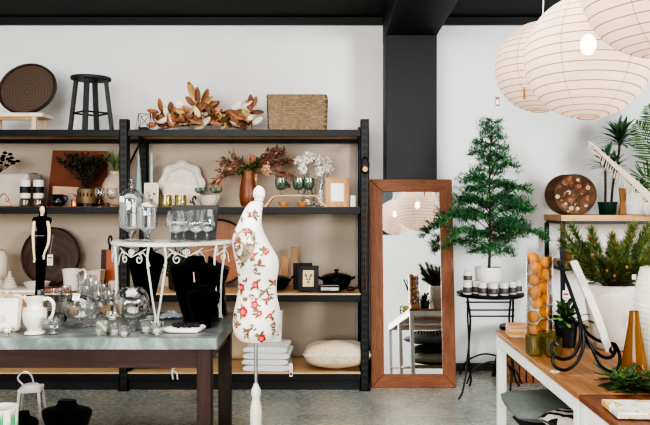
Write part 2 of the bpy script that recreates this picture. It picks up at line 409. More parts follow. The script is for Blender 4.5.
for side in (-1, 1):
    for k, (px, py, r) in enumerate(fl):
        if side > 0: px = 514 - px if 236 < 514 - px < 278 else px
        r *= S_ * 1.12
        petal(px, py, r, 14, 2 if k not in (1, 11, 12, 13) else 4, side, 0, 1.15, k)
        petal(px - .3, py + .3, r*.62, 12, 3, side, .5, .9, k); petal(px + .2, py - .5, r*.3, 10, 2, side, 0, 1, k)
        for q in range(4):
            a = rnd.uniform(0, 2*PI); d = r / S_ + rnd.uniform(.8, 2.4)
            petal(px + d*math.cos(a), py + d*math.sin(a), S_*rnd.uniform(1.8, 2.9), 10, 4 + rnd.randint(0, 1), side, -a + rnd.uniform(-.5, .5), .42, k)
    for k in range(34):
        py = rnd.uniform(212, 333); z_, cx_, rx, ry, cy = sec_at(PZ(py, DY)); px = 257 + (cx_ + rnd.uniform(-.88, .88) * rx) / S_
        if any(abs(px - f[0]) + abs(py - f[1]) < f[2] + 4 for f in fl): continue
        a = rnd.uniform(0, PI)
        for q in range(3): petal(px + rnd.uniform(-2.2, 2.2), py + rnd.uniform(-2.2, 2.2), S_*rnd.uniform(1.5, 2.5), 10, 4 + (k + q) % 2, side, a + q, .42, k)
def mat_flat(n, c, r=.8): return pm(n, c, r, var=.15, scale=60)
body = b.build('torso', [pm('fabric_ivory', (232, 226, 216), .85, var=.04, scale=40, bump=.05), M['linen'], mat_flat('rose', (190, 44, 52)), mat_flat('rose_light', (228, 112, 106)), mat_flat('leaf_brown', (116, 90, 70)), mat_flat('leaf_olive', (128, 116, 84))], form, smooth=True)
# armhole discs with piping, princess seams, neck cap, finial
for side in (-1, 1):
    b = MB(); hx, hz = PX(248, DY) - DX, PZ(243, DY); rim = []
    for i in range(33):
        a = 2*PI*i/32; rim.append(srf(hx + .054*math.cos(a)*math.cos(.2) + .01*math.sin(a), hz + .078*math.sin(a), side, .001))
    ctr = Vector(srf(hx, hz, side, .004)); b.add([Vector(p)*1.0 + V(0, side*.004, 0) for p in rim[:-1]] + [ctr], [(i, (i+1) % 32, 32) for i in range(32)])
    for k in range(7):
        a = k * .9; q = V(hx + .03*math.cos(a), 0, hz + .042*math.sin(a)); y_ = max(p[1] * side for p in rim) * side + side * .006
        b.m(1); b.add([(q.x + .013*math.cos(t_)*math.cos(a), y_, q.z + .013*math.cos(t_)*math.sin(a) + .005*math.sin(t_)) for t_ in [PI*j/4 for j in range(8)]], [tuple(range(8))]); b.m(0)
    b.build('armhole_cap', [pm('armhole_linen%d' % side, (150, 134, 118), .9), mat_flat('armhole_leaf%d' % side, (112, 88, 70))], form)
    MB().tube(rim, .003, 6).build('piping', M['ceramic'], form, smooth=True)
    q = [(249.5,204),(244,214),(247.5,226),(253,232),(254.6,245),(254,262),(253.6,285),(253.4,310),(253,337)]
    MB().tube([srf(PX(a, DY) - DX, PZ(z, DY), side, .0005) for a, z in [(c_.x, c_.y) for c_ in curve([(a, z, 0) for a, z in q], 8)]], .0018, 6).build('seam', M['ceramic'], form)
zc = PZ(203.4, DY); xc = PX(256, DY) - DX
MB().at((xc, 0, 0)).lathe([(0, zc-.01), (.036, zc-.008), (.036, zc), (.03, zc+.006), (.016, zc+.012)], 28, 1, .95).build('neck_cap', M['ceramic'], form, smooth=True)
zf = zc + .010; xf = PX(259, DY) - DX
MB().at((xf, 0, 0)).lathe([(.014, zf-.004), (.02, zf+.002), (.024, zf+.008), (.022, zf+.013), (.028, zf+.022), (.031, zf+.035), (.029, zf+.05), (.022, zf+.064), (.012, zf+.074), (.003, zf+.078)], 28).build('finial', pm('painted_white', (224, 226, 224), .4), form, smooth=True)
zb = PZ(337.5, DY)
b = MB(); b.at((xc, 0, 0)).lathe([(.0085, .49), (.0085, zb + .02)], 16); b.build('pole', M['steel'], form, smooth=True)
b = MB(); b.at((xc, 0, 0)).lathe([(.012,.12),(.024,.125),(.028,.16),(.03,.25),(.028,.3),(.030,.35),(.028,.39),(.021,.425),(.018,.437),(.023,.45),(.0245,.466),(.022,.483),(.014,.496),(.010,.51)], 24)
b.build('turned_column', pm('painted_cream', (222, 218, 208), .45), form, smooth=True)
for k in range(3):
    a = R(90 + 120*k); MB().at((xc, 0, 0)).tube(curve([(0, 0, .17), (.1*math.cos(a), .1*math.sin(a), .16), (.2*math.cos(a), .2*math.sin(a), .07), (.27*math.cos(a), .27*math.sin(a), .015)]), [.02]*16 + [.016]*9, 10).build('leg', M['cream_metal'], form, smooth=True)

# ---- leaning mirror ----
MY = 5.24; mw = (456 - 371) / 690 * 5.26; mh = 1.60; fw = .10
mx0 = PX(371, 5.26)
mir = root('floor_mirror', 'tall floor mirror with wide reddish brown wood frame leaning on the black pillar', 'mirror', (mx0 + mw/2, MY, .002), rot=(R(-6.9), 0, R(.35)))
fwood = wood('mirror_frame', (96, 54, 32), (144, 90, 56), .5, stretch=(2, 2, 18), scale=3)
fwood2 = wood('mirror_frame_upright', (96, 54, 32), (144, 90, 56), .5, stretch=(18, 2, 1.5), scale=3)
h2 = mw / 2
for nm, poly, mt in (('frame_stile', [(-h2, 0), (-h2+fw, fw), (-h2+fw, mh-fw), (-h2, mh)], fwood2), ('frame_stile', [(h2-fw, fw), (h2, 0), (h2, mh), (h2-fw, mh-fw)], fwood2),
                     ('frame_rail', [(-h2+.002, .0), (h2-.002, .0), (h2-fw, fw-.002), (-h2+fw, fw-.002)], fwood), ('frame_rail', [(-h2+fw, mh-fw+.002), (h2-fw, mh-fw+.002), (h2-.002, mh), (-h2+.002, mh)], fwood)):
    MB().prism(poly, 0, .04).build(nm, mt, mir, bevel=.003)
mm, nt, bb = _new('mirror_glass'); bb.inputs['Metallic'].default_value = 1; bb.inputs['Roughness'].default_value = 0.0; bb.inputs['Base Color'].default_value = (.93, .94, .94, 1)
MB().box(-h2+fw-.002, h2-fw+.002, .012, .02, fw-.002, mh-fw+.002).build('mirror_glass', mm, mir)

# ---- folding bistro table ----
BX, BY, BZ = PX(490, 5.1), 5.1, .742
bt = root('bistro_table', 'round black metal bistro table beside the mirror', 'table', (BX, BY, 0))
MB().lathe([(.2, BZ-.022), (.243, BZ-.022), (.246, BZ-.012), (.246, BZ-.003), (.24, BZ), (0, BZ)], 48).build('tabletop', M['black'], bt, smooth=True)
for s_ in (-1, 1):
    for q in (-1, 1):
        xt, xm, xb_ = s_*.2, s_*.155, s_*.17
        pts = [(s_*.165 + q*.025, q*.12, BZ-.022), (s_*.155, q*.05, .55), (s_*.155, -q*.0, .38), (s_*.165 - q*.03, -q*.1, .2), (s_*.17 - q*.06, -q*.16, .06), (s_*.19 - q*.075, -q*.18, .004)]
        MB().tube(curve(pts, 5), .0075, 7).build('leg', M['black'], bt)
for yy, zz in ((.08, .66), (-.06, .62), (-.06, .575)):
    MB().tube([(-.165, yy*.9, zz), (.165, yy*.9, zz)], .006, 6).build('crossbar', M['black'], bt)
for yy in (-.13, .13):
    MB().tube(curve([(-.2, yy, .10), (-.15, yy, .2), (-.04, yy, .255), (.06, yy, .25), (.15, yy, .2), (.2, yy, .10)]), .0065, 6).build('arched_stretcher', M['black'], bt)

# ---- right wall shelf ----
sy0, sy1 = 5.33, 5.76
sh = root('wall_shelf_unit', 'black framed shelf with light wood boards right of the bistro table', 'shelf', (1.8, 5.33, 0))
O = (-1.8, -5.33, 0); x0, x1 = PX(561, 5.33), 3.05
for x in (x0 + .018, x1 - .02):
    for y in (sy0 + .01, sy1 - .02):
        MB().at(O).box(x - .016, x + .016, y - .016 + .006, y + .016, 0, PZ(224, 5.33)).build('upright_post', M['black'], sh, bevel=.002)
for k, (zt) in enumerate((PZ(215, 5.33), PZ(262, 5.33), .42)):
    MB().at(O).box(x0 + .036 if k else x0, x1, sy0 - .004, sy1, zt - .047, zt).build('shelf_board', M['oak'], sh, bevel=.003)
    MB().at(O).box(x0 + .03, x1 - .03, sy0 + .002, sy0 + .022, zt - .07, zt - .048).build('rail', M['black'], sh)
    MB().at(O).box(x0 + .01, x0 + .03, sy0 + .02, sy1 - .02, zt - .07, zt - .048).build('rail', M['black'], sh)

# ---- right display tables ----
def rtable(x0, x1, y0, y1, wmat, label):
    t = root('display_table', label, 'table', ((x0+x1)/2, (y0+y1)/2, 0)); O = (-(x0+x1)/2, -(y0+y1)/2, 0)
    MB().at(O).box(x0, x1, y0, y1, .738, .7595).build('tabletop', wmat, t, bevel=.003)
    for a in ((x0+.004, x0+.03, y0+.01, y1-.01), (x1-.03, x1-.004, y0+.01, y1-.01), (x0+.03, x1-.03, y0+.01, y0+.035), (x0+.03, x1-.03, y1-.035, y1-.01)):
        MB().at(O).box(*a, .688, .738).build('frame_rail', M['white_metal'], t, bevel=.002)
    for x in (x0+.004, x1-.045):
        for y in (y0+.01, y1-.051):
            MB().at(O).box(x, x+.041, y, y+.041, .0, .688).build('leg', M['white_metal'], t, bevel=.002)
    MB().at(O).box(x0+.012, x1-.012, y0+.055, y1-.055, .17, .19).build('lower_shelf', wmat, t, bevel=.002)
    return t
rt1 = rtable(.815, 1.95, 2.30, 3.47, wood('table_oak', (112, 72, 44), (190, 140, 96), .4, stretch=(9, 1, 9)), 'wood topped table with white steel frame carrying the pine pot')
rt2 = rtable(.815, 1.95, 1.0, 2.29, wood('table_red', (92, 56, 38), (138, 86, 58), .35, stretch=(9, 1, 9)), 'reddish wood topped table with white steel frame, nearest right')

# ---- paper lanterns ----
def mat_lantern():
    m = bpy.data.materials.new('lantern_paper'); m.use_nodes = True; nt = m.node_tree; nt.nodes.clear()
    out = nt.nodes.new('ShaderNodeOutputMaterial')
    tc = nt.nodes.new('ShaderNodeTexCoord'); sp = nt.nodes.new('ShaderNodeSeparateXYZ'); nt.links.new(tc.outputs['Object'], sp.inputs[0])
    def mth(op, a, b_=None, c_=None):
        n = nt.nodes.new('ShaderNodeMath'); n.operation = op
        for i, q in enumerate((a, b_, c_)):
            if q is None: continue
            if isinstance(q, (int, float)): n.inputs[i].default_value = q
            else: nt.links.new(q, n.inputs[i])
        return n.outputs[0]
    x, y, z = sp.outputs
    ang = mth('ARCTAN2', y, x)
    lat = mth('ARCSINE', mth('DIVIDE', z, .2505))
    v = mth('ADD', mth('MULTIPLY', lat, 6.8), mth('MULTIPLY', ang, 1 / (2*PI)))
    rib = mth('LESS_THAN', mth('ABSOLUTE', mth('SUBTRACT', mth('FRACT', v), .5)), .055)
    mer = mth('LESS_THAN', mth('ABSOLUTE', mth('SUBTRACT', mth('FRACT', mth('MULTIPLY', ang, 6 / (2*PI))), .5)), .009)
    r = mth('MAXIMUM', rib, mth('MULTIPLY', mer, .55))
    nz = _noise(nt, tc.outputs['Object'], 14)
    c0 = _ramp(nt, nz, [(.3, sr((232, 216, 204))), (.7, sr((240, 226, 214)))])
    mx = nt.nodes.new('ShaderNodeMix'); mx.data_type = 'RGBA'; nt.links.new(r, mx.inputs['Factor']); nt.links.new(c0, mx.inputs[6]); mx.inputs[7].default_value = (*sr((160, 124, 92)), 1)
    d = nt.nodes.new('ShaderNodeBsdfDiffuse'); t = nt.nodes.new('ShaderNodeBsdfTranslucent'); p = nt.nodes.new('ShaderNodeBsdfTransparent')
    nt.links.new(mx.outputs[2], d.inputs[0]); nt.links.new(mx.outputs[2], t.inputs[0])
    a = nt.nodes.new('ShaderNodeMixShader'); a.inputs[0].default_value = .45; nt.links.new(d.outputs[0], a.inputs[1]); nt.links.new(t.outputs[0], a.inputs[2])
    b_ = nt.nodes.new('ShaderNodeMixShader'); b_.inputs[0].default_value = .06; nt.links.new(a.outputs[0], b_.inputs[1]); nt.links.new(p.outputs[0], b_.inputs[2])
    nt.links.new(b_.outputs[0], out.inputs[0]); return m
def emis(n, c, s):
    m = bpy.data.materials.new(n); m.use_nodes = True; nt = m.node_tree; nt.nodes.clear()
    o = nt.nodes.new('ShaderNodeOutputMaterial'); e = nt.nodes.new('ShaderNodeEmission'); e.inputs[0].default_value = (*c, 1); e.inputs[1].default_value = s; nt.links.new(e.outputs[0], o.inputs[0]); return m
LR = .25
def lantern(px, py, Y, label, rot, tilt):
    cx_, cz_ = PX(px, Y), PZ(py, Y)
    t = root('paper_lantern', label, 'pendant lamp', (cx_, Y, cz_), rz=0, group='round ribbed paper lanterns', rot=(tilt, R(3), rot))
    a0, a1 = R(-81), R(81)
    MB().lathe([(LR*math.cos(a0 + (a1-a0)*k/36), LR*math.sin(a0 + (a1-a0)*k/36)) for k in range(37)], 56, cap0=False, cap1=False).build('shade', ML, t, smooth=True)
    for s_ in (-1, 1):
        z = s_*LR*math.sin(a1); r = LR*math.cos(a1); b = MB(); b.tube([(r*math.cos(2*PI*k/24), r*math.sin(2*PI*k/24), z) for k in range(25)], .0025, 6); b.build('wire_ring', M['oak'], t)
    MB().lathe([(.014, .09), (.02, .1), (.02, .16), (.008, .18)], 16).build('lamp_socket', M['white_metal'], t, smooth=True)
    MB().ball((0, 0, .05), (.032, .032, .042), 16, 10).build('bulb', MBU, t, smooth=True)
    MB().tube([(0, 0, .17), (0, 0, 2.955 - cz_)], .004, 6).build('cord', M['white_metal'], t)
    return t
ML = mat_lantern(); MBU = emis('bulb_glow', (1, .9, .8), 45)
lantern(333 + 1.2*690/1.75, 205 - .912*690/1.75, 1.75, 'paper lantern reflected in the floor mirror, the right and larger looking one', .8, R(3))
lantern(333 + .93*690/1.2, 205 - .86*690/1.2, 1.2, 'paper lantern reflected at the left in the top of the floor mirror', 2.8, R(-3))
lantern(588, 57, 2.78, 'big ribbed paper lantern in the middle, lit bulb showing through', .3, R(-3))
lantern(541, 67, 3.83, 'smallest paper lantern, farthest left behind the lit one', 1.3, R(2))
lantern(661, -19, 2.26, 'paper lantern cut off by the upper right corner of the photo', 2.3, R(-4))
def swing_tag(px, py, Y, h, wd, label, mat, ztop):
    cx_ = PX(px, Y); cz_ = PZ(py, Y)
    t = root('swing_tag', label, 'tag', (cx_, Y, cz_))
    MB().box(-wd/2, wd/2, -.001, .001, -h, 0).m(1).box(-wd*.3, wd*.3, -.0015, .0015, -h*.8, -h*.3).build('card', mat, t)
    MB().tube([(0, 0, 0), (0, 0, ztop - cz_)], .0008, 5).build('string', M['paper'], t)
    return t
swing_tag(497.5, 97, 3.83, .05, .022, 'small grey-brown tag on a thread left of the farthest lantern', [pm('tagc', (120, 104, 92), .8), M['paper']], 2.14)
swing_tag(524.3, 87, 3.59, .065, .01, 'narrow brown tag hanging between the two left lanterns', [pm('tagb', (150, 98, 60), .8), M['terracotta']], 2.13)
# ================= TOP OF THE RACK =================
def col3(c): return pm('c%d_%d_%d' % c, c, .7)
z1, z2, z3, z4 = 1.9525, 1.3745, .729, .140
def lean(y): return y
# cream bench + dark round platter
Y = 5.3; t = root('display_stand', 'low cream painted wooden stand under the dark round platter on top of the rack', 'stand', (PX(18, Y), Y + .03, z1))
MB().box(-.25, .22, -.11, .12, .105, .135).build('top', pm('cream_paint', (226, 214, 196), .6), t, bevel=.003)
for x in (-.2, .15):
    for y in (-.09, .09): MB().prism([(x - .018, 0), (x + .022, 0), (x + .016, .105), (x - .012, .105)], y - .012, y + .012).build('leg', pm('cream_leg', (214, 192, 160), .6), t, bevel=.002)
MB().box(-.2, .17, -.08, -.066, .085, .105).build('rail', M['oak'], t)
def platter(px, py, Y, rx, label, m1, m2, rimw=.012, rz=0, tilt=-6, sy=1, zb=None, cat='tray', name='round_platter', roll=0):
    s = Y / 690; r = rx * s; zc = PZ(py, Y)
    t = root(name, label, cat, (PX(px, Y), Y, zb if zb is not None else zc - r*sy), rot=(R(tilt), 0, rz))
    b = MB(); b.M = Matrix.Translation((0, 0, r*sy)) @ Matrix.Rotation(roll, 4, 'Y') @ Matrix.Diagonal((1, 1, sy, 1)) @ Matrix.Rotation(R(90), 4, 'X')
    b.lathe([(0, 0), (r*.9, 0), (r*.985, -.0), (r, .006), (r, .03), (r - rimw*.4, .034), (r - rimw, .03), (r - rimw, .014)], 64, cap1=False); b.build('rim', m1, t, smooth=True)
    b2 = MB(); b2.M = b.M.copy(); b2.lathe([(r - rimw*.6, .008), (r - rimw*.6, .0142), (.01, .0142)], 64); b2.build('face', m2, t, smooth=False)
    return t
def mat_turned(n, c1, c2, sc=40):
    m, nt, b = _new(n); tc = nt.nodes.new('ShaderNodeTexCoord'); wv = nt.nodes.new('ShaderNodeTexWave'); wv.wave_type = 'RINGS'; wv.rings_direction = 'Y'
    mp = nt.nodes.new('ShaderNodeMapping'); mp.inputs['Location'].default_value = (0, 0, -.17); nt.links.new(tc.outputs['Object'], mp.inputs['Vector']); nt.links.new(mp.outputs[0], wv.inputs['Vector'])
    wv.inputs['Scale'].default_value = sc; wv.inputs['Distortion'].default_value = 4; wv.inputs['Detail'].default_value = 3
    nt.links.new(_ramp(nt, wv.outputs['Fac'], [(.2, sr(c1)), (.8, sr(c2))]), b.inputs['Base Color']); b.inputs['Roughness'].default_value = .4; return m
platter(27, 87, 5.33, 29.5, 'dark turned wood round platter leaning on the cream stand, top of rack', M['tray_wood'], mat_turned('turned', (92, 76, 66), (104, 86, 74), 14), .016, sy=.86, zb=z1 + .136, roll=R(-22), tilt=-7, cat='platter')

# black stool
Y = 5.38; t = root('stool', 'small black painted wooden stool standing on top of the rack', 'stool', (PX(91, Y), Y, z1)); h = .43
bw = pm('black_brushed', (46, 50, 54), .5, var=.3, scale=30)
MB().lathe([(.12, h-.022), (.15, h-.02), (.153, h-.012), (.15, h), (0, h)], 40).build('seat', bw, t, smooth=True)
for k in range(4):
    a = R(-90 + 90*k + 2); cx_, cy_ = math.cos(a), math.sin(a); e = .019
    p0 = V(cx_*.185 if k % 2 else cx_*.02, cy_*.14, 0); top = V(cx_*.115, cy_*.1, h - .02)
    p0 = V(cx_*.163, cy_*.15, 0)
    ax, ay = V(-cy_, cx_, 0)*e, V(cx_, cy_, 0)*e*.7
    MB().rings([[p + ax*i + ay*j for i, j in ((-1,-1),(1,-1),(1,1),(-1,1))] for p in (p0, top)]).build('leg', bw, t, bevel=.002)
for k in range(4):
    a, a2 = R(-90 + 90*k), R(-90 + 90*(k+1)); q = .146
    MB().tube([(q*math.cos(a), q*math.sin(a), .15), (q*math.cos(a2), q*math.sin(a2), .15)], .007, 6).build('rung', bw, t)

# wire prism
Y = 5.32; t = root('wire_ornament', 'geometric wire ornament at the left end of the dried leaves', 'ornament', (PX(144, Y), Y, z1))
A = [(-.055, -.04, .004), (.05, -.04, .004), (.05, .05, .004), (-.055, .05, .004)]; B = [(-.035, -.02, .14), (.06, -.03, .13), (.04, .04, .15), (-.03, .03, .12)]
b = MB()
for i in range(4):
    for p, q in ((A[i], A[(i+1)%4]), (B[i], B[(i+1)%4]), (A[i], B[i]), (A[i], B[(i+1)%4])): b.tube([p, q], .0022, 5)
b.build('wire', M['black'], t)

# dried magnolia garland
cop = [pm('leaf_copper', (156, 106, 76), .5, .1, var=.35, scale=15), pm('leaf_rust', (124, 84, 62), .55, var=.3), pm('leaf_gold', (188, 152, 102), .5, .1, var=.25), pm('leaf_pale', (226, 216, 196), .6), pm('leaf_brownish', (108, 82, 56), .6, var=.3)]
Y = 5.34; X0 = PX(200, Y); s = Y / 690
t = root('dried_leaf_garland', 'garland of dried copper and cream magnolia leaves on top of the rack', 'garland', (X0, Y, z1))
b = MB()
def gl(px, py, dx, dz, L, w, mi, dy=0):
    b.m(mi); b.leaf((PX(px, Y) - X0, rnd.uniform(-.08, .05) + dy, max(PZ(py, Y) - z1, .012)), (dx, rnd.uniform(-.5, .2), dz), L, w, (rnd.uniform(-.5, .5), -1, rnd.uniform(-.3, .6)), curl=rnd.uniform(-.35, .35), n=5, cup=rnd.uniform(.1, .45))
for px, py, dx, dz, L, w, mi in ((197,104,-.35,1,.19,.06,2),(198,105,.1,1,.13,.05,1),(201,106,.5,.9,.14,.055,0),(202,107,.8,.6,.13,.05,2),(203,108,1,.35,.13,.05,0),(196,106,-.7,.6,.1,.05,1),(206,110,.9,.5,.12,.055,0),(162,112,.05,1,.11,.045,0),(172,114,.1,1,.09,.05,1),(158,112,-.9,.2,.09,.04,0),(224,112,1,-.05,.12,.045,0),(232,114,.9,.2,.12,.05,2),(243,108,.7,.6,.11,.06,3),(232,110,.9,.5,.1,.055,3),(186,112,-.6,.8,.1,.07,3),(168,118,.2,.8,.08,.09,3),(190,116,.2,.6,.09,.08,3)):
    gl(px, py, dx, dz, L, w, mi)
for k in range(130):
    px = rnd.uniform(154, 250); top = 112 if 185 < px < 225 else 117
    gl(px, rnd.uniform(top, 127), rnd.uniform(-1, 1), rnd.uniform(-.15, .75), rnd.uniform(.06, .12), rnd.uniform(.035, .055), rnd.choice((0, 0, 0, 1, 2, 3, 3, 4)))
b.build('leaves', cop, t, smooth=True, solid=.0008)
MB().tube(curve([(-.33, 0, .02), (-.15, .02, .05), (0, 0, .06), (.2, -.02, .05), (.36, 0, .02)]), .006, 7).build('stem', M['bark'], t)
Y = 5.3; t = root('dried_leaf_sprig', 'upright sprig of five dried leaves between garland and wicker basket', 'dried plant', (PX(252, Y), Y, z1)); X0 = PX(252, Y)
b = MB(); b.tube([(0, 0, 0), (-.005, 0, .13), (.0, 0, .2)], .003, 6); b.lathe([(.02, 0), (.02, .004), (.004, .008)], 12); b.build('stem', M['bark'], t)
b = MB()
for px, py, dx, dz, mi in ((252,112,-.5,1,0),(252,108,.5,1,0),(252,112,1,-.1,1),(252,120,-1,.2,2),(252,122,1,.3,3),(251,107,0,1,1),(252,118,-.9,.7,2),(253,124,.9,.5,3)):
    b.m(mi); b.leaf((PX(px, Y) - X0, 0, PZ(py, Y) - z1), (dx, -.1, dz), .095, .042, (0, -1, .2), curl=.2, n=5, cup=.2)
b.build('leaves', cop, t, smooth=True, solid=.0008)

# wicker basket
def basket(name, label, loc, w0, w1, d0, d1, h, c, seg=(26, 12), rot=0, rows=14):
    """woven basket: real over-under weave of horizontal strands on uprights"""
    t = root(name, label, 'basket', loc, rz=rot); m = pm(name + '_cane', c, .7, var=.3, scale=60)
    def rect(k):   # perimeter point
        per = 2 * (1 + d0 / w0); u = (k % 1) * per
        if u < 1: return (-.5 + u, -.5), (0, -1)
        u -= 1
        if u < d0 / w0: return (.5, -.5 + u * w0 / d0), (1, 0)
        u -= d0 / w0
        if u < 1: return (.5 - u, .5), (0, 1)
        u -= 1; return (-.5, .5 - u * w0 / d0), (-1, 0)
    N = 53; b = MB()
    for r_ in range(rows):
        z = h * (r_ + .5) / rows; f = z / h; ww, dd = w0 + (w1 - w0)*f, d0 + (d1 - d0)*f; pts = []
        for k in range(N + 1):
            (u, v), (nx, ny) = rect(k / N); o = .0055 * (1 if (k + r_) % 2 else -1)
            pts.append((u*ww + nx*o, v*dd + ny*o, z + rnd.uniform(-.001, .001)))
        b.tube(pts, h / rows * .54, 5, cap=False)
    b.build('weave', m, t, smooth=True)
    b = MB()
    for f, rr in ((0, .006), (1, .009)):
        ww, dd = w0 + (w1 - w0)*f, d0 + (d1 - d0)*f
        b.tube([(u*ww, v*dd, h*f + (.006 if f == 0 else 0)) for (u, v), _ in (rect(k / 40) for k in range(41))], rr, 7)
    b.build('rim', pm(name + '_rim', tuple(int(x*.9) for x in c), .7, var=.3, scale=60), t, smooth=True)
    MB().box(-w0/2 + .004, w0/2 - .004, -d0/2 + .004, d0/2 - .004, .002, .008).build('base', m, t)
    b = MB()
    for k in range(38):
        (u, v), _ = rect((k + .5) / 38); b.tube([(u*w0, v*d0, .004), (u*w1, v*d1, h)], .003, 5)
    b.build('uprights', m, t); return t
basket('wicker_basket', 'rectangular grey-brown wicker basket on top of the rack', (PX(297.5, 5.3), 5.34, z1), .42, .44, .26, .28, .262, (160, 138, 114))

# ================= SECOND SHELF, LEFT BAY =================
Y = 5.45
t = root('ceramic_crock', 'wide off-white glazed square crock at the left edge of the second shelf', 'planter', (PX(10, Y), Y, z2))
b = MB(); w_ = .2
b.prism([(-w_, -.12), (w_*.98, -.12), (w_*.98, .12), (-w_, .12)], 0, .262, 'z'); b.build('body', pm('glaze_grey', (186, 178, 168), .35, var=.1, scale=6), t, bevel=.02)
b = MB()
for k in range(16):
    px, py = [(3,156),(6,153),(8,159),(2,163),(5,165),(10,161),(14,162),(13,158),(17,161),(1,158),(9,154),(-3,160),(-6,156),(-4,166),(12,163),(4,160)][k]
    b.ball((PX(px, Y) - PX(10, Y), rnd.uniform(-.03, .03), PZ(py, Y) - z2), (.018, .018, .011), 10, 6)
    b.tube([(PX(px, Y) - PX(10, Y), 0, PZ(py, Y) - z2), (-.08, 0, .27)], .0015, 5)
b.tube([(-.08, 0, .27), (-.08, 0, .2)], .003, 5)
b.build('black_seed_sprays', M['velvet'], t)
t = root('backing_board', 'thin brown board standing behind the off-white crock', 'board', (PX(28, 5.62), 5.64, z2)); MB().box(-.16, .06, -.006, .006, 0, .275).build('panel', M['dark_wood'], t); MB().box(.03, .058, -.012, -.006, .2, .27).build('corner_cap', M['terracotta'], t)
t = root('wire_ornament', 'loop of gold wire in front of the off-white crock', 'ornament', (PX(4, 5.22), 5.22, z2))
b = MB(); b.tube(curve([(-.05, 0, .004), (-.03, 0, .07), (0, 0, .1), (.03, 0, .07), (.028, 0, .04), (.01, 0, .05), (.02, .01, .08), (.04, 0, .05), (.05, 0, .004)]), .0035, 6); b.build('loop', M['copper'], t)
b = MB(); b.box(-.055, .055, -.012, .012, 0, .005); b.build('foot', M['dark_wood'], t)

def canister(px, label, Y=5.3):
    t = root('lidded_canister', label, 'canister', (PX(px, Y), Y, z2), group='white canisters with black bands')
    MB().shell([(.03, 0), (.04, .004), (.042, .03), (.038, .062)], .003, 28).build('glass_foot', M['brown_glass'], t, smooth=True)
    MB().lathe([(.034, .0625), (.0385, .066), (.0385, .2), (.036, .206), (0, .206)], 28).build('body', M['ceramic'], t, smooth=True)
    b = MB(); b.lathe([(.0392, .105), (.0392, .155)], 28, cap0=False, cap1=False); b.m(1)
    for z, a in ((.14, .5), (.13, .3), (.12, .4)):
        n = 6; b.add([(.0396*math.sin(-a/2 + a*k/n), -.0396*math.cos(-a/2 + a*k/n), z + dz) for dz in (0, .004) for k in range(n + 1)], [(k, k+1, n+2+k, n+1+k) for k in range(n)])
    b.build('black_label', [M['black'], M['slot']], t); return t
canister(25.2, 'white canister with black label on a brown glass foot, left of the two')
canister(38.5, 'white black labelled canister on brown glass foot beside the terracotta canvas, right of two', 5.32)

Y = 5.6
t = root('canvas_panel', 'terracotta coloured square canvas leaning behind the dark dried foliage', 'picture', (PX(77, Y), Y, z2 + .002), rot=(R(-5), 0, R(-0)))
b = MB().prism([(-.245, 0), (.22, 0), (.24, .455), (-.215, .46)], 0, .02); b.build('canvas', M['terracotta'], t, bevel=.002)
Y = 5.42; X0 = PX(87, Y)
t = root('brass_planter', 'brass pierced planter holding the dark dried foliage', 'planter', (X0, Y, z2))
bm_ = pm('brass_old', (128, 106, 74), .5, .2, var=.2)
b = MB(); b.shell([(.045, 0), (.07, .004), (.072, .045), (.072, .14)], .003, 32); b.m(1)
for k in range(16):
    a = 2*PI*k/16; b.add([(.0728*math.cos(a + u), .0728*math.sin(a + u), z) for u, z in ((-.08, .08), (.08, .08), (.08, .1), (0, .112), (-.08, .1))], [(0, 1, 2, 3, 4)])
b.build('pot', [bm_, M['black']], t, smooth=False)
b = MB().lathe([(.0, .0), (.085, 0), (.085, .024), (.07, .028), (0, .028)], 32); b.build('black_dish', M['black'], t, smooth=True)
b = MB()
dk = [pm('foliage_black', (44, 40, 34), .8, var=.3), pm('foliage_olive', (66, 62, 48), .8, var=.3)]
stems = MB()
for k in range(30):
    px = 58 + 48 * k / 29; py = 153 + abs(px - 82) * .12 + rnd.uniform(0, 6)
    if px < 66: py += 3
    e = V(PX(px, Y) - X0, rnd.uniform(-.08, .06), PZ(py, Y) - z2); m_ = V(e.x*.35, e.y*.3, .24 + rnd.uniform(-.02, .06)); cv = curve([(rnd.uniform(-.02, .02), 0, .1), m_, e], 7)
    stems.tube(cv, .0016, 4)
    for p in cv[6:]:
        for _ in range(5): b.m(rnd.randint(0, 1)); b.leaf(p, (rnd.uniform(-1, 1), rnd.uniform(-.6, .6), rnd.uniform(-.6, 1)), rnd.uniform(.018, .03), .014, n=2)
b.build('foliage', dk, t); stems.build('stems', dk[0], t)

Y = 5.42; t = root('gift_box', 'pinkish beige flat box standing in front of the terracotta canvas', 'box', (PX(61, Y), Y + .07, z2)); MB().prism([(-.1, 0), (.115, 0), (.115, .155), (-.095, .165)], 0, .03).build('box', pm('box_pink', (196, 160, 138), .7), t, bevel=.002)
Y = 5.36; t = root('half_round_ornament', 'grey arched bowl standing on its edge behind the little black jug', 'ornament', (PX(69, Y), Y, z2)); MB().prism([(.062*math.cos(PI*k/14), .105*math.sin(PI*k/14)**.8) for k in range(15)], 0, .03).build('arch', pm('stone_grey', (150, 142, 132), .6), t, bevel=.004)
Y = 5.26; t = root('jug', 'little round black handled jug left of the copper cup', 'jug', (PX(58, Y), Y, z2)); bk = pm('black_glaze', (34, 32, 40), .2)
MB().shell([(.03, 0), (.048, .015), (.054, .04), (.045, .07), (.036, .082), (.045, .094)], .004, 28).build('body', bk, t, smooth=True)
for s_ in (-1, 1): MB().tube(curve([(s_*.04, 0, .085), (s_*.066, 0, .078), (s_*.07, 0, .055), (s_*.052, 0, .035)]), .005, 7).build('handle', bk, t, smooth=True)
Y = 5.24; t = root('cup', 'small copper cup beside the black jug', 'cup', (PX(74, Y), Y, z2)); MB().shell([(.016, 0), (.022, .004), (.023, .02), (.019, .035), (.024, .055)], .002, 24).build('body', M['copper'], t, smooth=True)

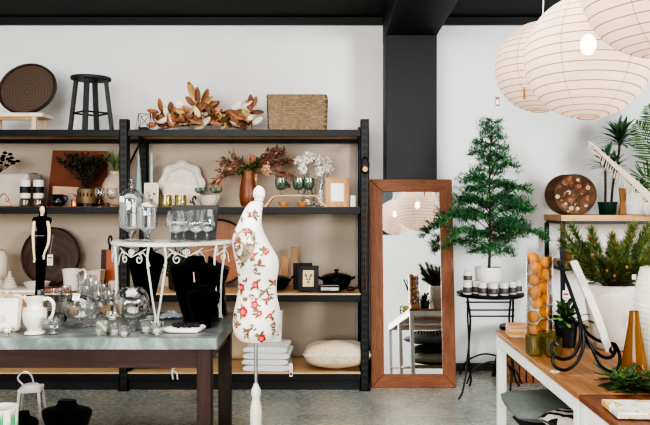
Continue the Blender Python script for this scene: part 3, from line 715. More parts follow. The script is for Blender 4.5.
def wine_glass(name, label, loc, R0, H, stem, mat, cat='glass', group=None, foot=.6, bowl=None, z0=0, open_=.85):
    t = root(name, label, cat, loc, group=group)
    hb = H - stem; pr = bowl or [(.004, stem), (R0*.6, stem + hb*.12), (R0*.93, stem + hb*.35), (R0, stem + hb*.55), (R0*open_, H)]
    MB().shell(pr, .0015, 24).build('bowl', mat, t, smooth=True)
    MB().lathe([(R0*foot, 0), (R0*foot, .002), (.006, .008), (.0042, .02), (.004, stem*.7), (.006, stem + .004)], 20).build('stem', mat, t, smooth=True)
    return t
g0 = wine_glass('wine_glass', 'clear short stemmed wine glass right of the brass planter', (PX(99.5, 5.26), 5.26, z2), .042, .145, .055, M['glass'], group=None)
dup(g0, (PX(112, 5.3), 5.3, z2), 'clear short stemmed wine glass just left of the middle rack post')
t = root('tealight_cup', 'little brown cup between the two wine glasses left of the rack post', 'cup', (PX(106.5, 5.3), 5.3, z2)); MB().shell([(.015, 0), (.022, .004), (.024, .03)], .003, 20).build('cup', M['brown_glass'], t, smooth=True)

Y = 5.52; X0 = PX(115, Y); t = root('vase_of_grass', 'round beige vase with long green grass behind the middle rack post', 'plant', (X0, Y, z2))
MB().shell([(.045, 0), (.085, .03), (.105, .1), (.1, .17), (.07, .23), (.04, .26), (.042, .28)], .004, 32).build('vase', pm('vase_beige', (190, 170, 150), .6), t, smooth=True)
b = MB()
for k in range(90):
    a = rnd.uniform(0, 2*PI); L = rnd.uniform(.12, .235); d = V(math.cos(a)*.5, math.sin(a)*.35, 1.1); b.m(k % 2); b.leaf((0, 0, .25), d, L, .006, curl=rnd.uniform(-.4, .4), n=4)
b.build('grass_blades', [M['leaf_light'], pm('grass_dull', (120, 126, 92), .7, var=.2)], t)

# ================= SECOND SHELF, RIGHT BAY =================
Y = 5.36; t = root('cone_tree', 'pale blue-green glass cone right of the middle rack post', 'ornament', (PX(138.5, Y), Y, z2)); MB().lathe([(.036, 0), (.034, .01), (.006, .42), (.003, .43)], 24).build('cone', glass('teal_frost', (.6, .72, .7), .12, .5, (.45, .56, .55), dens=.6), t, smooth=True)
t = root('taper_candle', 'tall thin pale grey taper candle behind the small cream frame', 'candle', (PX(151.5, 5.55), 5.55, z2)); MB().lathe([(.03, 0), (.03, .006), (.014, .012), (.014, .04)], 16).build('holder', M['black'], t); MB().lathe([(.011, .04), (.0105, .42), (.006, .44)], 14).build('candle', pm('candle_grey', (180, 190, 190), .5), t, smooth=True)
Y = 5.62; n = 72; t = root('scalloped_platter', 'large off-white scalloped platter leaning against the wall', 'platter', (PX(181, Y), Y, z2), rot=(R(-6), 0, 0))
rr = lambda a, q=1: .185*q*(1 + .05*math.cos(8*a))
MB().at((0, 0, .19)).prism([(rr(2*PI*k/n)*math.cos(2*PI*k/n), rr(2*PI*k/n)*math.sin(2*PI*k/n)) for k in range(n)], 0, .012).build('plate', pm('platter_white', (206, 196, 186), .3), t, bevel=.004)
b = MB().at((0, 0, .19))
for q in (.93, .72, .66): b.tube([(rr(2*PI*k/n, q)*math.cos(2*PI*k/n), -.003, rr(2*PI*k/n, q)*math.sin(2*PI*k/n)) for k in range(n + 1)], .0035, 6)
b.build('raised_rings', pm('ring_white', (214, 204, 194), .3), t, smooth=True)
b = MB().at((0, 0, .19))
for k in range(0):
    a = 2*PI*k/12; b.tube(curve([(.125*math.cos(a), -.003, .125*math.sin(a)), (.15*math.cos(a + .12), -.003, .15*math.sin(a + .12)), (.168*math.cos(a), -.003, .168*math.sin(a))], 5), .002, 5)

Y = 5.46; t = root('pillow_box', 'plain pale cream card standing before the scalloped platter', 'box', (PX(182, Y), Y, z2)); MB().prism([(-.155, 0), (.15, 0), (.125, .17), (-.145, .195)], 0, .03).build('card', pm('card_cream', (216, 204, 194), .6), t, bevel=.002)
Y = 5.32; t = root('picture_frame', 'small cream frame with hearts and twigs left of the green tumblers', 'picture frame', (PX(151, Y), Y, z2), rot=(R(-6), 0, 0)); w_ = .055; hh = .185
b = MB()
for a in ((-w_, -w_+.012, 0, hh), (w_-.012, w_, 0, hh), (-w_, w_, 0, .012), (-w_, w_, hh-.012, hh)): b.box(a[0], a[1], -.008, .008, a[2], a[3])
b.build('frame', M['ceramic'], t); b = MB(); b.box(-w_+.01, w_-.01, 0, .004, .01, hh-.01); b.m(1)
for cx_, cz_ in ((-.02, .08), (.022, .1), (0, .055)):
    b.add([(cx_ + .012*(math.sin(a)**3), -.001, cz_ + .012*(.8*math.cos(a) - .3*math.cos(2*a) - .1*math.cos(3*a))) for a in [2*PI*k/16 for k in range(16)]], [tuple(range(16))])
    b.tube([(cx_, -.001, cz_), (0, -.001, .02)], .001, 4)
b.build('artwork', [M['cream'], pm('heart_brown', (120, 88, 72), .7)], t)
def tumbler(loc, r, h, mat, label, group=None, name='tumbler', waist=.93):
    t = root(name, label, 'glass', loc, group=group); MB().shell([(r*.75, 0), (r*.97, .008), (r, h*.4), (r*waist, h)], .0025, 24).build('body', mat, t, smooth=True)
    b = MB()
    for k in range(10): a = 2*PI*k/10; b.tube([(r*.99*math.cos(a), r*.99*math.sin(a), .01), (r*1.0*math.cos(a), r*1.0*math.sin(a), h*.4), (r*waist*math.cos(a), r*waist*math.sin(a), h*.96)], .0016, 4)
    b.build('flutes', mat, t); return t
tb = tumbler((PX(166, 5.24), 5.24, z2), .045, .09, M['olive_glass'], 'olive green tumbler, left of the pair before the cream card')
dup(tb, (PX(180.5, 5.24), 5.24, z2), 'olive green tumbler, right of the pair, beside the black scroll ornament')
Y = 5.22; t = root('scroll_ornament', 'tiny black scroll ornament between green tumbler and stemmed coupe', 'ornament', (PX(192, Y), Y, z2))
b = MB(); b.tube(curve([(-.03, 0, .006), (0, 0, .004), (.02, 0, .01), (.01, 0, .035), (.005, 0, .06), (.02, 0, .078), (.03, 0, .066), (.02, 0, .056)]), .006, 7); b.tube(curve([(.01, 0, .03), (-.01, 0, .035), (-.012, 0, .05)]), .005, 6); b.build('scroll', M['black'], t, smooth=True)
cg = wine_glass('coupe_glass', 'green shallow coupe glass, left of the pair beside the rust coloured bouquet', (PX(201, 5.25), 5.25, z2), .05, .145, .1, M['teal_glass'], foot=.7, bowl=[(.004, .1), (.03, .104), (.048, .118), (.05, .145)])
dup(cg, (PX(216, 5.25), 5.25, z2), 'green shallow coupe glass, right of the pair, nearest the brown vase')
t = root('bowl', 'white bowl standing behind the two green coupe glasses', 'bowl', (PX(208, 5.42), 5.42, z2)); MB().shell([(.03, 0), (.05, .01), (.085, .05), (.1, .09)], .005, 32).build('bowl', M['ceramic'], t, smooth=True)

# brown vase with autumn bouquet
Y = 5.42; X0 = PX(248, Y); s = Y/690; t = root('vase_with_bouquet', 'brown wooden vase with rust and peach autumn bouquet', 'vase', (X0, Y, z2))
MB().shell([(.045, 0), (.06, .02), (.068, .08), (.064, .15), (.05, .22), (.046, .27), (.05, .285)], .004, 32).build('vase', wood('vase_brown', (104, 60, 38), (140, 84, 52), .4, stretch=(1, 1, 10), scale=4), t, smooth=True)
bc = [pm('f_rust', (142, 102, 84), .8, var=.3), pm('f_burgundy', (122, 86, 74), .8, var=.3), pm('f_peach', (226, 178, 142), .8, var=.15), pm('f_green', (70, 84, 48), .7, var=.3), pm('f_coral', (204, 142, 108), .8, var=.2)]
b = MB(); st = MB()
def plume(px, py, bx, by, mi, n, L, w, sp=.03, dy=0):
    a, c_ = V(PX(bx, Y) - X0, dy*.3, PZ(by, Y) - z2), V(PX(px, Y) - X0, dy, PZ(py, Y) - z2); st.tube([(0, 0, .26), a, c_], .0016, 4)
    for k in range(n):
        q = rnd.random(); p = a.lerp(c_, q); d = (c_ - a).normalized()*1.0 + V(rnd.uniform(-1, 1), rnd.uniform(-1, 1), rnd.uniform(-1, 1))*.9
        b.m(mi if rnd.random() < .8 else (mi + 1) % 2 if mi < 2 else mi); b.leaf(p + V(rnd.uniform(-sp, sp), rnd.uniform(-sp, sp), rnd.uniform(-sp, sp)), d, L*rnd.uniform(.7, 1.3), w, n=2, cup=.2)
for a in ((212,183,236,170,0,70,.04,.014,.02),(220,163,244,165,0,60,.04,.016,.02),(224,160,240,168,1,50,.04,.016,.02),(218,172,240,172,1,50,.04,.016,.02),(232,155,246,168,0,50,.04,.016,.02),(229,172,232,166,2,55,.035,.018,.018),(255,186,254,166,2,70,.03,.018,.012),(254,160,256,172,4,40,.035,.018,.014),(268,172,266,160,2,60,.03,.02,.018),(262,165,266,172,2,50,.03,.02,.016),
          (282,152,268,166,1,70,.045,.016,.02),(276,150,264,166,0,60,.045,.018,.02),(288,160,270,168,1,60,.045,.016,.02),(292,176,274,170,0,70,.045,.014,.018),(286,184,274,174,1,40,.04,.014,.016),(268,152,258,166,1,50,.04,.018,.02),(242,172,248,166,3,60,.035,.02,.022),(252,166,246,172,3,50,.035,.02,.022),(258,162,254,170,3,50,.035,.02,.02),(238,160,244,168,3,40,.035,.02,.02),(216,190,222,176,4,25,.035,.014,.012),(250,156,250,168,4,40,.03,.018,.015)):
    plume(*a, dy=rnd.uniform(-.06, .06))
b.build('flowers', bc, t); st.build('stems', M['bark'], t)

# wooden riser with goblets and bowls
Y = 5.27; s = Y/690; X0 = PX(296, Y); t = root('wooden_riser', 'bent wood riser bridge carrying two green goblets', 'stand', (X0, Y, z2)); hR = PZ(195, Y) - z2
q = [(-.245, .004), (-.225, .02), (-.2, .055), (-.165, hR - .006), (-.1, hR), (.1, hR), (.16, hR - .004), (.19, .055), (.22, .02), (.24, .004)]
cv = [(p.x, p.y) for p in curve([(x, z, 0) for x, z in q], 5)]; b = MB()
b.rings([[(x, -.05, z), (x, .05, z), (x, .05, z - .012 if abs(x) < .15 else z - .004), (x, -.05, z - .012 if abs(x) < .15 else z - .004)] if abs(x) < .15 else [(x + (.006 if x < 0 else -.006), -.05, z - .004), (x - (.006 if x < 0 else -.006), -.05, z), (x - (.006 if x < 0 else -.006), .05, z), (x + (.006 if x < 0 else -.006), .05, z - .004)][::1] for x, z in []] or [[(x, -.05, z), (x, .05, z), (x*.955, .05, z - .011), (x*.955, -.05, z - .011)] for x, z in cv]); b.build('bent_board', M['oak'], t)
gg = wine_glass('goblet', 'green footed goblet, left of the two on the wooden riser', (PX(281, Y), Y, z2 + hR + .001), .046, .128, .035, M['teal_glass'], foot=.55, open_=.97, bowl=[(.004, .035), (.03, .04), (.042, .06), (.046, .085), (.045, .128)])
dup(gg, (PX(298.5, Y), Y, z2 + hR + .001), 'green footed goblet, middle one on the wooden riser')
dup(gg, (PX(303, Y + .06), Y + .065, z2 + hR + .001), 'green footed goblet at the back right of the riser, before the white flowers').location.y = Y + .0
bpy.data.objects['goblet.002'].location = (PX(308.5, Y), Y, z2 + hR + .001)
t = root('wooden_bowl', 'tiny turned wooden bowl under the riser, left one', 'bowl', (PX(283, 5.24), 5.24, z2)); MB().shell([(.015, 0), (.02, .004), (.034, .022), (.04, .036)], .004, 24).build('bowl', wood('bowl_wood', (178, 112, 70), (214, 150, 104), .4), t, smooth=True)
dup(t, (PX(302, 5.24), 5.24, z2), 'tiny turned wooden bowl under the riser, right one')

# white flowers in glass vases
def vaseflowers(px, Y, prof, heads, label, hm):
    X0 = PX(px, Y); t = root('glass_vase', label, 'vase', (X0, Y, z2)); MB().shell(prof, .003, 28).build('vase', M['glass_white'], t, smooth=True)
    b = MB(); st = MB()
    for hx, hy, r in heads:
        c_ = V(PX(hx, Y) - X0, rnd.uniform(-.03, .03), PZ(hy, Y) - z2); st.tube(curve([(0, 0, .02), (c_.x*.1, 0, .15), c_ - V(0, 0, .03)], 4), .002, 5)
        for k in range(130):
            d = V(rnd.gauss(0, 1), rnd.gauss(0, 1), rnd.gauss(0, 1)).normalized(); p = c_ + d*r*rnd.uniform(.3, .85); tt = d.cross(V(rnd.uniform(-1, 1), rnd.uniform(-1, 1), rnd.uniform(-1, 1)))
            b.leaf(p, tt + d*.6, r*.5, r*.36, d, n=2, cup=.15)
    b.build('petals', hm, t); st.build('stems', M['leaf_dark'], t); return t
wh = pm('hydrangea_white', (240, 236, 228), .8, var=.05)
vaseflowers(308, 5.42, [(.03, 0), (.05, .01), (.055, .05), (.045, .1), (.018, .18), (.015, .25), (.019, .26)], [(300,161,.042),(308,158,.045),(303,169,.038)], 'clear bottle vase with white flowers behind the riser', wh)
vaseflowers(321, 5.5, [(.04, 0), (.055, .01), (.058, .1), (.05, .19), (.056, .22)], [(316,160,.048),(326,162,.045),(320,171,.04),(329,169,.035)], 'clear straight vase with white flowers next to the wood photo frame', wh)
def frame(name, label, loc, w_, h, fw_, mat, inner, rot, depth=.016, art=None):
    t = root(name, label, 'picture frame', loc, rot=rot)
    for nm, P in (('frame_side', [(-w_/2, 0), (-w_/2 + fw_, fw_), (-w_/2 + fw_, h - fw_), (-w_/2, h)]), ('frame_side', [(w_/2 - fw_, fw_), (w_/2, 0), (w_/2, h), (w_/2 - fw_, h - fw_)]), ('frame_rail', [(-w_/2, 0), (w_/2, 0), (w_/2 - fw_, fw_), (-w_/2 + fw_, fw_)]), ('frame_rail', [(-w_/2 + fw_, h - fw_), (w_/2 - fw_, h - fw_), (w_/2, h), (-w_/2, h)])):
        MB().prism(P, 0, depth).build(nm, mat, t, bevel=.0015)
    b = MB().box(-w_/2 + fw_ - .002, w_/2 - fw_ + .002, depth*.4, depth*.9, fw_ - .002, h - fw_ + .002)
    if art: b.m(1); art(b)
    b.build('picture', inner, t); return t
frame('photo_frame', 'chunky light wood photo frame with blank white paper on the second shelf', (PX(337.5, 5.25), 5.25, z2), .185, .225, .042, M['oak_v'], M['paper'], (R(-7), 0, R(3)))
t = root('price_card', 'small white card at the right end of the second shelf', 'card', (PX(353, 5.22), 5.22, z2)); MB().prism([(-.018, 0), (.018, 0), (.018, .085), (-.018, .085)], 0, .002).prism([(-.018, 0), (.018, 0), (.018, .002), (-.018, .002)], 0, .03).build('card', M['paper'], t)
t = root('strap_hanger', 'black strap with a wooden disc hooked on the right rack post', 'strap', (PX(365, 5.13), 5.13, PZ(176, 5.13)))
b = MB(); b.tube([(.028*math.cos(a), 0, .08 + .06*math.sin(a)) for a in [2*PI*k/20 for k in range(21)]], .006, 6); b.build('loop', M['black'], t)
b = MB().at((0, -.006, .05), (R(90), 0, 0)); b.lathe([(0, -.004), (.02, -.004), (.02, .006), (0, .006)], 20); b.build('disc', M['oak'], t)
b = MB(); b.tube(curve([(.02, 0, .03), (.018, 0, -.2), (-.0, .0, -.5), (.012, 0, -.85)]), .002, 5); b.build('cord', M['terracotta'], t)
# ================= THIRD SHELF =================
Y = 5.3
t = root('stacked_vase', 'tall pale lobed vase cut by the left edge on the third shelf', 'vase', (PX(-2, Y + .1), Y + .1, z3))
MB().shell([(.05, 0), (.075, .03), (.05, .075), (.055, .08), (.075, .13), (.07, .18), (.075, .25), (.055, .3), (.03, .31)], .004, 28).build('body', M['cream'], t, smooth=True)
t = root('honey_pot', 'pale ribbed beehive shaped pot on the third shelf', 'pot', (PX(9.5, Y), Y, z3 + .022))
pr = [(.05, 0)]
for k in range(5):
    r0 = .056 - .008*k - (.006 if k == 4 else 0); z = .004 + .02*k; pr += [(r0 - .003, z), (r0, z + .005), (r0, z + .014), (r0 - .004, z + .0195)]
pr += [(.008, .112), (.012, .118), (.008, .128), (.002, .13)]
MB().lathe(pr, 32).build('pot', M['cream'], t, smooth=True)
t = root('serving_board', 'flat pale painted board lying at the left end of the third shelf', 'board', (PX(14, 5.3), 5.3, z3)); MB().box(-.3, .24, -.13, .12, .001, .021).build('board', M['paper'], t, bevel=.004); MB().box(.22, .29, -.1, .08, .001, .012).build('tab', M['cream'], t, bevel=.002)
platter(50.5, 258, 5.62, 29.5, 'very large dark brown round tray leaning behind the black figurine', M['dark_wood'], mat_turned('turned_dk', (62, 42, 34), (76, 52, 42), 5), .012, sy=.99, zb=z3 + .003, tilt=-5)
def price_tag(px, py, Y, w_, h, label, rz=0, tilt=0):
    t = root('price_tag', label, 'price tag', (PX(px, Y), Y, PZ(py, Y)), rot=(R(tilt), 0, R(rz)))
    MB().box(-w_/2, w_/2, -.0008, .0008, -h/2, h/2).m(1).box(-w_*.38, w_*.38, -.0012, .0012, h*.12, h*.3).m(2).box(-w_*.34, w_*.34, -.0012, .0012, -h*.1, -h*.04).box(-w_*.34, w_*.2, -.0012, .0012, -h*.3, -h*.24).build('card', [M['paper'], M['tagred'], M['slot']], t); return t
t = price_tag(50, 260, 5.5, .046, .085, 'white price tag with red print hanging on the large dark tray'); MB().tube([(0, 0, .04), (0, .06, .2)], .001, 4).build('string', M['paper'], t)
t = root('plate', 'flat white plate under the white bowl on the third shelf', 'plate', (PX(36, 5.32), 5.32, z3)); MB().shell([(.05, 0), (.06, .004), (.125, .012), (.13, .016)], .004, 40).build('plate', M['cream'], t, smooth=True)
t = root('bowl', 'white flared bowl standing on the plate before the large dark tray', 'bowl', (PX(37, 5.32), 5.32, z3 + .0105)); MB().shell([(.05, 0), (.07, .006), (.095, .05), (.1, .055)], .004, 40).build('bowl', M['ceramic'], t, smooth=True)
Y = 5.3; t = root('pitcher', 'white flared pitcher with round handle on the third shelf', 'pitcher', (PX(71, Y), Y, z3 + .003)); MB().shell([(.05, 0), (.056, .01), (.055, .08), (.06, .13), (.066, .165)], .004, 32).build('body', M['ceramic'], t, smooth=True)
MB().tube(curve([(.06, 0, .15), (.1, 0, .16), (.112, 0, .12), (.095, 0, .07), (.056, 0, .05)]), .008, 8).build('handle', M['ceramic'], t, smooth=True)
t = root('wooden_tray', 'reddish brown wooden slab lying left of the white pitcher', 'tray', (PX(53, 5.24), 5.24, z3)); MB().at((0, 0, 0), (0, 0, R(12))).prism([(-.1, -.05), (.11, -.07), (.13, .03), (-.07, .07)], .001, .032, 'z').build('slab', wood('slab_red', (96, 44, 28), (150, 76, 50), .35), t, bevel=.004)
Y = 5.4; t = root('planter', 'small square cream planter with a lettered strip on the third shelf', 'planter', (PX(95.5, Y), Y, z3)); b = MB(); b.rings([[(-a, -a, z), (a, -a, z), (a, a, z), (-a, a, z)] for a, z in ((.045, 0), (.06, .15), (.053, .15), (.04, .02))]); b.m(1)
for k in range(6): b.box(-.03 + .01*k, -.024 + .01*k, -.0605, -.055, .105, .115)
b.build('box', [M['cream'], M['dark_wood']], t, bevel=.003)
Y = 5.55; t = root('chopping_board', 'two tone dark and reddish chopping board leaning beyond the cream planter', 'chopping board', (PX(107, Y), Y, z3), rot=(R(-5), 0, 0))
MB().box(-.055, -.016, 0, .02, 0, .30).build('dark_half', M['dark_wood'], t, bevel=.003); MB().box(-.0155, .062, 0, .02, 0, .30).build('red_half', wood('board_red', (150, 76, 44), (178, 100, 62), .4, stretch=(12, 12, 1)), t, bevel=.003)
b = MB(); b.tube([(.012, .01, .3), (.012, .01, .34)], .011, 8); b.tube([(.012 + .013*math.cos(a), .01, .375 + .035*math.sin(a)) for a in [2*PI*k/20 for k in range(21)]], .007, 6); b.build('handle', M['black'], t)
cup = root('mug', 'white mug below the left end of the scroll console, upper of two', 'mug', (PX(113.5, 5.3), 5.3, z3)); MB().shell([(.03, 0), (.036, .006), (.037, .075)], .004, 28).build('body', M['ceramic'], cup, smooth=True); MB().tube(curve([(.036, 0, .06), (.058, 0, .058), (.058, 0, .025), (.036, 0, .02)]), .005, 7).build('handle', M['ceramic'], cup, smooth=True)
cup['label'] = 'white mug on the third shelf behind the left leg of the scroll console'
platter(217, 256, 5.62, 34, 'large orange-brown round tray with dark rim leaning behind the console', M['dark_wood'], wood('tray_orange', (134, 78, 44), (168, 104, 62), .4, stretch=(10, 10, 1)), .014, sy=.98, zb=z3 + .003, tilt=-5)
Y = 5.38; X0 = PX(176, Y); t = root('potted_plant', 'dark potted plant seen through the middle of the scroll console', 'plant', (X0, Y, z3)); MB().shell([(.04, 0), (.055, .01), (.06, .1)], .004, 24).build('pot', M['tray_wood'], t, smooth=True)
b = MB()
for k in range(260):
    d = V(rnd.gauss(0, 1), rnd.gauss(0, .8), abs(rnd.gauss(0, 1)) + .2).normalized(); b.m(k % 2); b.leaf(V(0, 0, .1) + V(d.x*.09, d.y*.06, d.z*.2)*rnd.uniform(.1, 1), d, .05, .018, n=3, curl=.3)
b.build('foliage', [M['leaf_dark'], pm('leaf_olive2', (84, 86, 54), .6, var=.3)], t)
# wooden boards, frame, pots on the right
t = root('chopping_board', 'short dark edged wooden board behind the black pan, left of the tall one', 'chopping board', (PX(284, 5.6), 5.6, z3), rot=(R(-4), 0, 0)); MB().box(-.03, .034, 0, .018, 0, .24).build('board', M['oak_v'], t, bevel=.003)
t = root('chopping_board', 'tall narrow wooden board standing behind the black picture frame', 'chopping board', (PX(294.5, 5.62), 5.62, z3), rot=(R(-3), 0, 0)); MB().box(-.032, .03, 0, .018, 0, .315).build('board', wood('board_pale', (150, 108, 78), (190, 146, 108), .5, stretch=(12, 12, 1)), t, bevel=.003)
Y = 5.36; t = root('frying_pan', 'deep black pan with handle half hidden behind the dress form', 'pan', (PX(275, Y), Y, z3)); MB().shell([(.06, 0), (.08, .006), (.1, .04), (.118, .075), (.122, .08)], .005, 36).build('body', M['black'], t, smooth=True); MB().tube(curve([(.115, 0, .07), (.135, 0, .1), (.155, -.02, .105), (.15, -.03, .09)]), .007, 8).build('handle', M['black'], t, smooth=True)
MB().lathe([(.118, .082), (.1, .1), (.05, .112), (.0, .115)], 36).build('lid', bk, t, smooth=True)
t2 = frame('picture_frame', 'black frame standing directly behind the deer picture', (PX(303, 5.4), 5.4, z3), .15, .205, .03, M['black'], M['tray_wood'], (R(-6), 0, R(8)))
def deer(b):
    s_ = -.001
    for q in (-1, 1):
        b.tube(curve([(q*.006, .005, .085), (q*.012, .005, .105), (q*.024, .005, .118), (q*.022, .005, .135)], 4), .0025, 5); b.tube([(q*.016, .005, .112), (q*.012, .005, .13)], .002, 5); b.tube([(q*.02, .005, .116), (q*.03, .005, .122)], .002, 5); b.ball((q*.014, .005, .088), (.006, .001, .003), 8, 5)
    b.ball((0, .005, .07), (.006, .0012, .01), 10, 6)
frame('picture_frame', 'black framed beige picture with a small dark deer motif', (PX(308, 5.28), 5.28, z3), .155, .195, .034, M['black'], [pm('art_beige', (222, 200, 160), .7), M['black']], (R(-8), 0, R(-6)), art=deer)
Y = 5.42; t = root('casserole_pot', 'black lidded casserole pot with two ears on the third shelf', 'pot', (PX(336.5, Y), Y, z3 + .002)); MB().shell([(.075, 0), (.09, .006), (.108, .05), (.116, .09)], .006, 40).build('body', M['black'], t, smooth=True)
MB().lathe([(.117, .091), (.118, .097), (.09, .112), (.04, .122), (.012, .124), (.01, .134), (.019, .142), (.018, .152), (0, .155)], 40).build('lid', M['black'], t, smooth=True)
for s_ in (-1, 1): MB().tube(curve([(s_*.108, -.03, .075), (s_*.138, -.02, .088), (s_*.138, .02, .088), (s_*.108, .03, .075)]), .008, 8).build('handle', M['black'], t, smooth=True)
Y = 5.22; t = root('glass_lid_box', 'low black box with a silver glass lid before the casserole pot', 'box', (PX(330, Y), Y + .03, z3)); MB().box(-.085, .08, -.055, .055, .001, .05).build('box', M['black'], t, bevel=.004); MB().box(-.07, .065, -.058, -.0545, .014, .038).build('silver_front', M['silver'], t, bevel=.002); MB().box(-.07, .065, -.045, .045, .0505, .054).build('lid', M['silver'], t, bevel=.001)
t = root('wooden_scoop', 'dark wooden scoop lying right of the low black box', 'scoop', (PX(350, 5.24), 5.26, z3)); MB().at((.005, 0, .02)).ball((0, 0, 0), (.036, .025, .019), 16, 10).build('bowl', M['dark_wood'], t, smooth=True); MB().tube([(.03, 0, .024), (.07, .02, .026)], .006, 7).build('handle', M['dark_wood'], t)

# ================= BOTTOM SHELF =================
def cushion(name, label, loc, w_, h, d, mat, rot=(0, 0, 0), lie=False, mats=None, seed=1, cat='cushion'):
    """pillow: w_ x h face, d thick, pinched corners"""
    rr_ = random.Random(seed); N = 26; v = []; f = []
    for side in (1, -1):
        for j in range(N + 1):
            for i in range(N + 1):
                u, w2 = i/N*2 - 1, j/N*2 - 1
                th = (max(0, (1 - abs(u)**3.2)) * max(0, (1 - abs(w2)**3.2))) ** .5
                cr = .012*math.sin(5*u + seed)*math.sin(4*w2 + seed*2) * th
                x = u*w_/2*(1 - .07*(w2*w2) * (1 - abs(u)**6 * .4) if abs(u) > .3 else 1 - .07*w2*w2*abs(u)/.3*.9); y = w2*h/2*(1 - .07*u*u*(1 if abs(w2) > .3 else abs(w2)/.3))
                v.append((x, side*(d/2*th + cr*.6), y + h/2))
    n1 = (N + 1)**2
    for s_ in (0, 1):
        for j in range(N):
            for i in range(N):
                a = s_*n1 + j*(N+1) + i; q = (a, a+1, a+N+2, a+N+1); f.append(q if s_ else q[::-1])
    b = MB(); b.add(v, f)
    t = root(name, label, cat, loc, rot=rot); o = b.build('cover', mat, t, smooth=True)
    q = [(-1, -1), (0, -1), (1, -1), (1, 0), (1, 1), (0, 1), (-1, 1), (-1, 0), (-1, -1)]; pts = []
    for k in range(len(q) - 1):
        for m_ in range(10):
            u = q[k][0] + (q[k+1][0] - q[k][0])*m_/10; w2 = q[k][1] + (q[k+1][1] - q[k][1])*m_/10
            pts.append((u*w_/2*(1 - .07*w2*w2), 0, w2*h/2*(1 - .07*u*u) + h/2 if abs(w2) == 1 else w2*h/2*(1 - .07*u*u) + h/2))
    MB().tube(pts + [pts[0]], .004, 6).build('piping', mats or mat, t); return t
def mat_patch(n, c0, c1, sc, th, bump=0):
    m, nt, b = _new(n); v = _coords(nt); f = _noise(nt, v, sc, 1.5, .4, .6)
    nt.links.new(_ramp(nt, f, [(th, sr(c0)), (th + .02, sr(c1))]), b.inputs['Base Color']); b.inputs['Roughness'].default_value = .9; return m
Y = 5.4
cushion('cushion', 'beige cushion with grey-brown cowhide patches on the bottom shelf', (PX(238, Y) , 5.61, z4 - .005), .32, .32, .12, mat_patch('cowhide', (216, 198, 172), (120, 104, 90), 7.5, .54), rot=(R(-3), 0, 0), seed=3)
# towels
t = root('towel_stack', 'x', 'towels', (0, 0, 0)); bpy.data.objects.remove(t)
tw = pm('towel_white', (228, 228, 226), .95, var=.05, scale=50, bump=.2)
def towel(z, w_, d, h, cx_, label, n=3, rz=0):
    t = root('folded_towel', label, 'towel', (PX(268, 5.3) + cx_, 5.34, z), rz=rz); b = MB(); lay = h / n; n = 1; lay = h
    P = []
    for k in range(n):
        zz = lay*(k + .5); P.append((-w_/2 + rnd.uniform(0, .01), zz))
    for k in range(n):
        zz = lay * k + .001; hh = lay - .002; xo = rnd.uniform(-.008, .008)
        sec = [(-w_/2 + xo, zz + hh*.5), (-w_/2 + .008 + xo, zz + hh*.1), (-w_*.2, zz + rnd.uniform(0, .002)), (w_*.2, zz), (w_/2 - .008 + xo, zz + hh*.1), (w_/2 + xo, zz + hh*.5), (w_/2 - .01 + xo, zz + hh*.92), (w_*.2, zz + hh), (-w_*.2, zz + hh), (-w_/2 + .01 + xo, zz + hh*.92)]
        hh = h - .003; ring = [(math.copysign(abs(math.cos(a))**.35, math.cos(a))*w_/2, h/2 + math.copysign(abs(math.sin(a))**.8, math.sin(a))*hh/2) for a in [2*PI*i/40 for i in range(40)]]
        b.rings([[(x*(1 - .02*math.sin(j)), y_, z_ + .0015*math.sin(x*40 + j*2)) for x, z_ in ring] for j, y_ in enumerate((-d/2, -d/2 + .01, -d*.2, 0, d*.2, d/2 - .01, d/2))])
        for q in (.33, .66): b.tube([(-w_/2 - .001, -d/2 - .001, h*q), (0, -d/2 - .002, h*q + .002), (w_/2 + .001, -d/2 - .001, h*q)], .003, 5)
    b.build('cloth', tw, t, smooth=True); return t
z = z4
for k, (h, w_, o, lb) in enumerate(((.046, .36, 0, 'folded white towel at the bottom of the stack'), (.042, .345, -.006, 'folded white towel second from the bottom of the stack'), (.046, .35, .004, 'folded white towel third from the bottom of the stack'), (.044, .33, -.004, 'folded white towel on top of the stack'))):
    towel(z, w_, .34, h, o, lb, 2, R(rnd.uniform(-2, 2))); z += h + .0015
t = root('tote_bag', 'white bag with small red printing standing on the towels behind the dress form', 'bag', (PX(268, 5.34), 5.38, z + .001), rot=(0, 0, R(-3)))
b = MB(); b.prism([(-.1, 0), (.1, 0), (.112, .25), (-.1, .245)], -.03, .03); b.m(1)
for k in range(5): b.box(.01 + .016*k, .022 + .016*k, -.0315, -.03, .05 + .004*(k % 2), .066); b.box(-.06 + .02*k, -.05 + .02*k, -.0315, -.03, .2, .215)
b.build('bag', [M['ceramic'], M['tagred']], t, bevel=.004)
b = MB(); b.tube(curve([(-.05, 0, .245), (-.045, 0, .3), (0, 0, .32), (.045, 0, .3), (.05, 0, .248)], 6), .005, 7); b.build('handle', M['ceramic'], t)
t = root('paper_label', 'narrow white label hanging off the towel stack', 'label', (PX(291, 5.13), 5.135, z4 - .03)); MB().prism([(-.012, 0), (.012, 0), (.012, .1), (-.012, .1)], 0, .002).m(1).box(-.007, .007, -.001, 0, .01, .03).build('label', [M['paper'], M['black']], t)
def mat_script():
    m, nt, b = _new('cushion_script'); v = _coords(nt, (1, 1, 3.0)); f = _noise(nt, v, 16, 3, .5, 2.0)
    nt.links.new(_ramp(nt, f, [(.47, sr((222, 206, 184))), (.50, sr((190, 160, 120))), (.53, sr((222, 206, 184)))]), b.inputs['Base Color']); b.inputs['Roughness'].default_value = .9; return m
cushion('cushion', 'cream lettered cushion lying at the right end of the bottom shelf', (PX(336, 5.32) , 5.50, z4 + .082), .52, .36, .2, mat_script(), rot=(R(84), 0, R(2)), seed=5, mats=M['linen'])
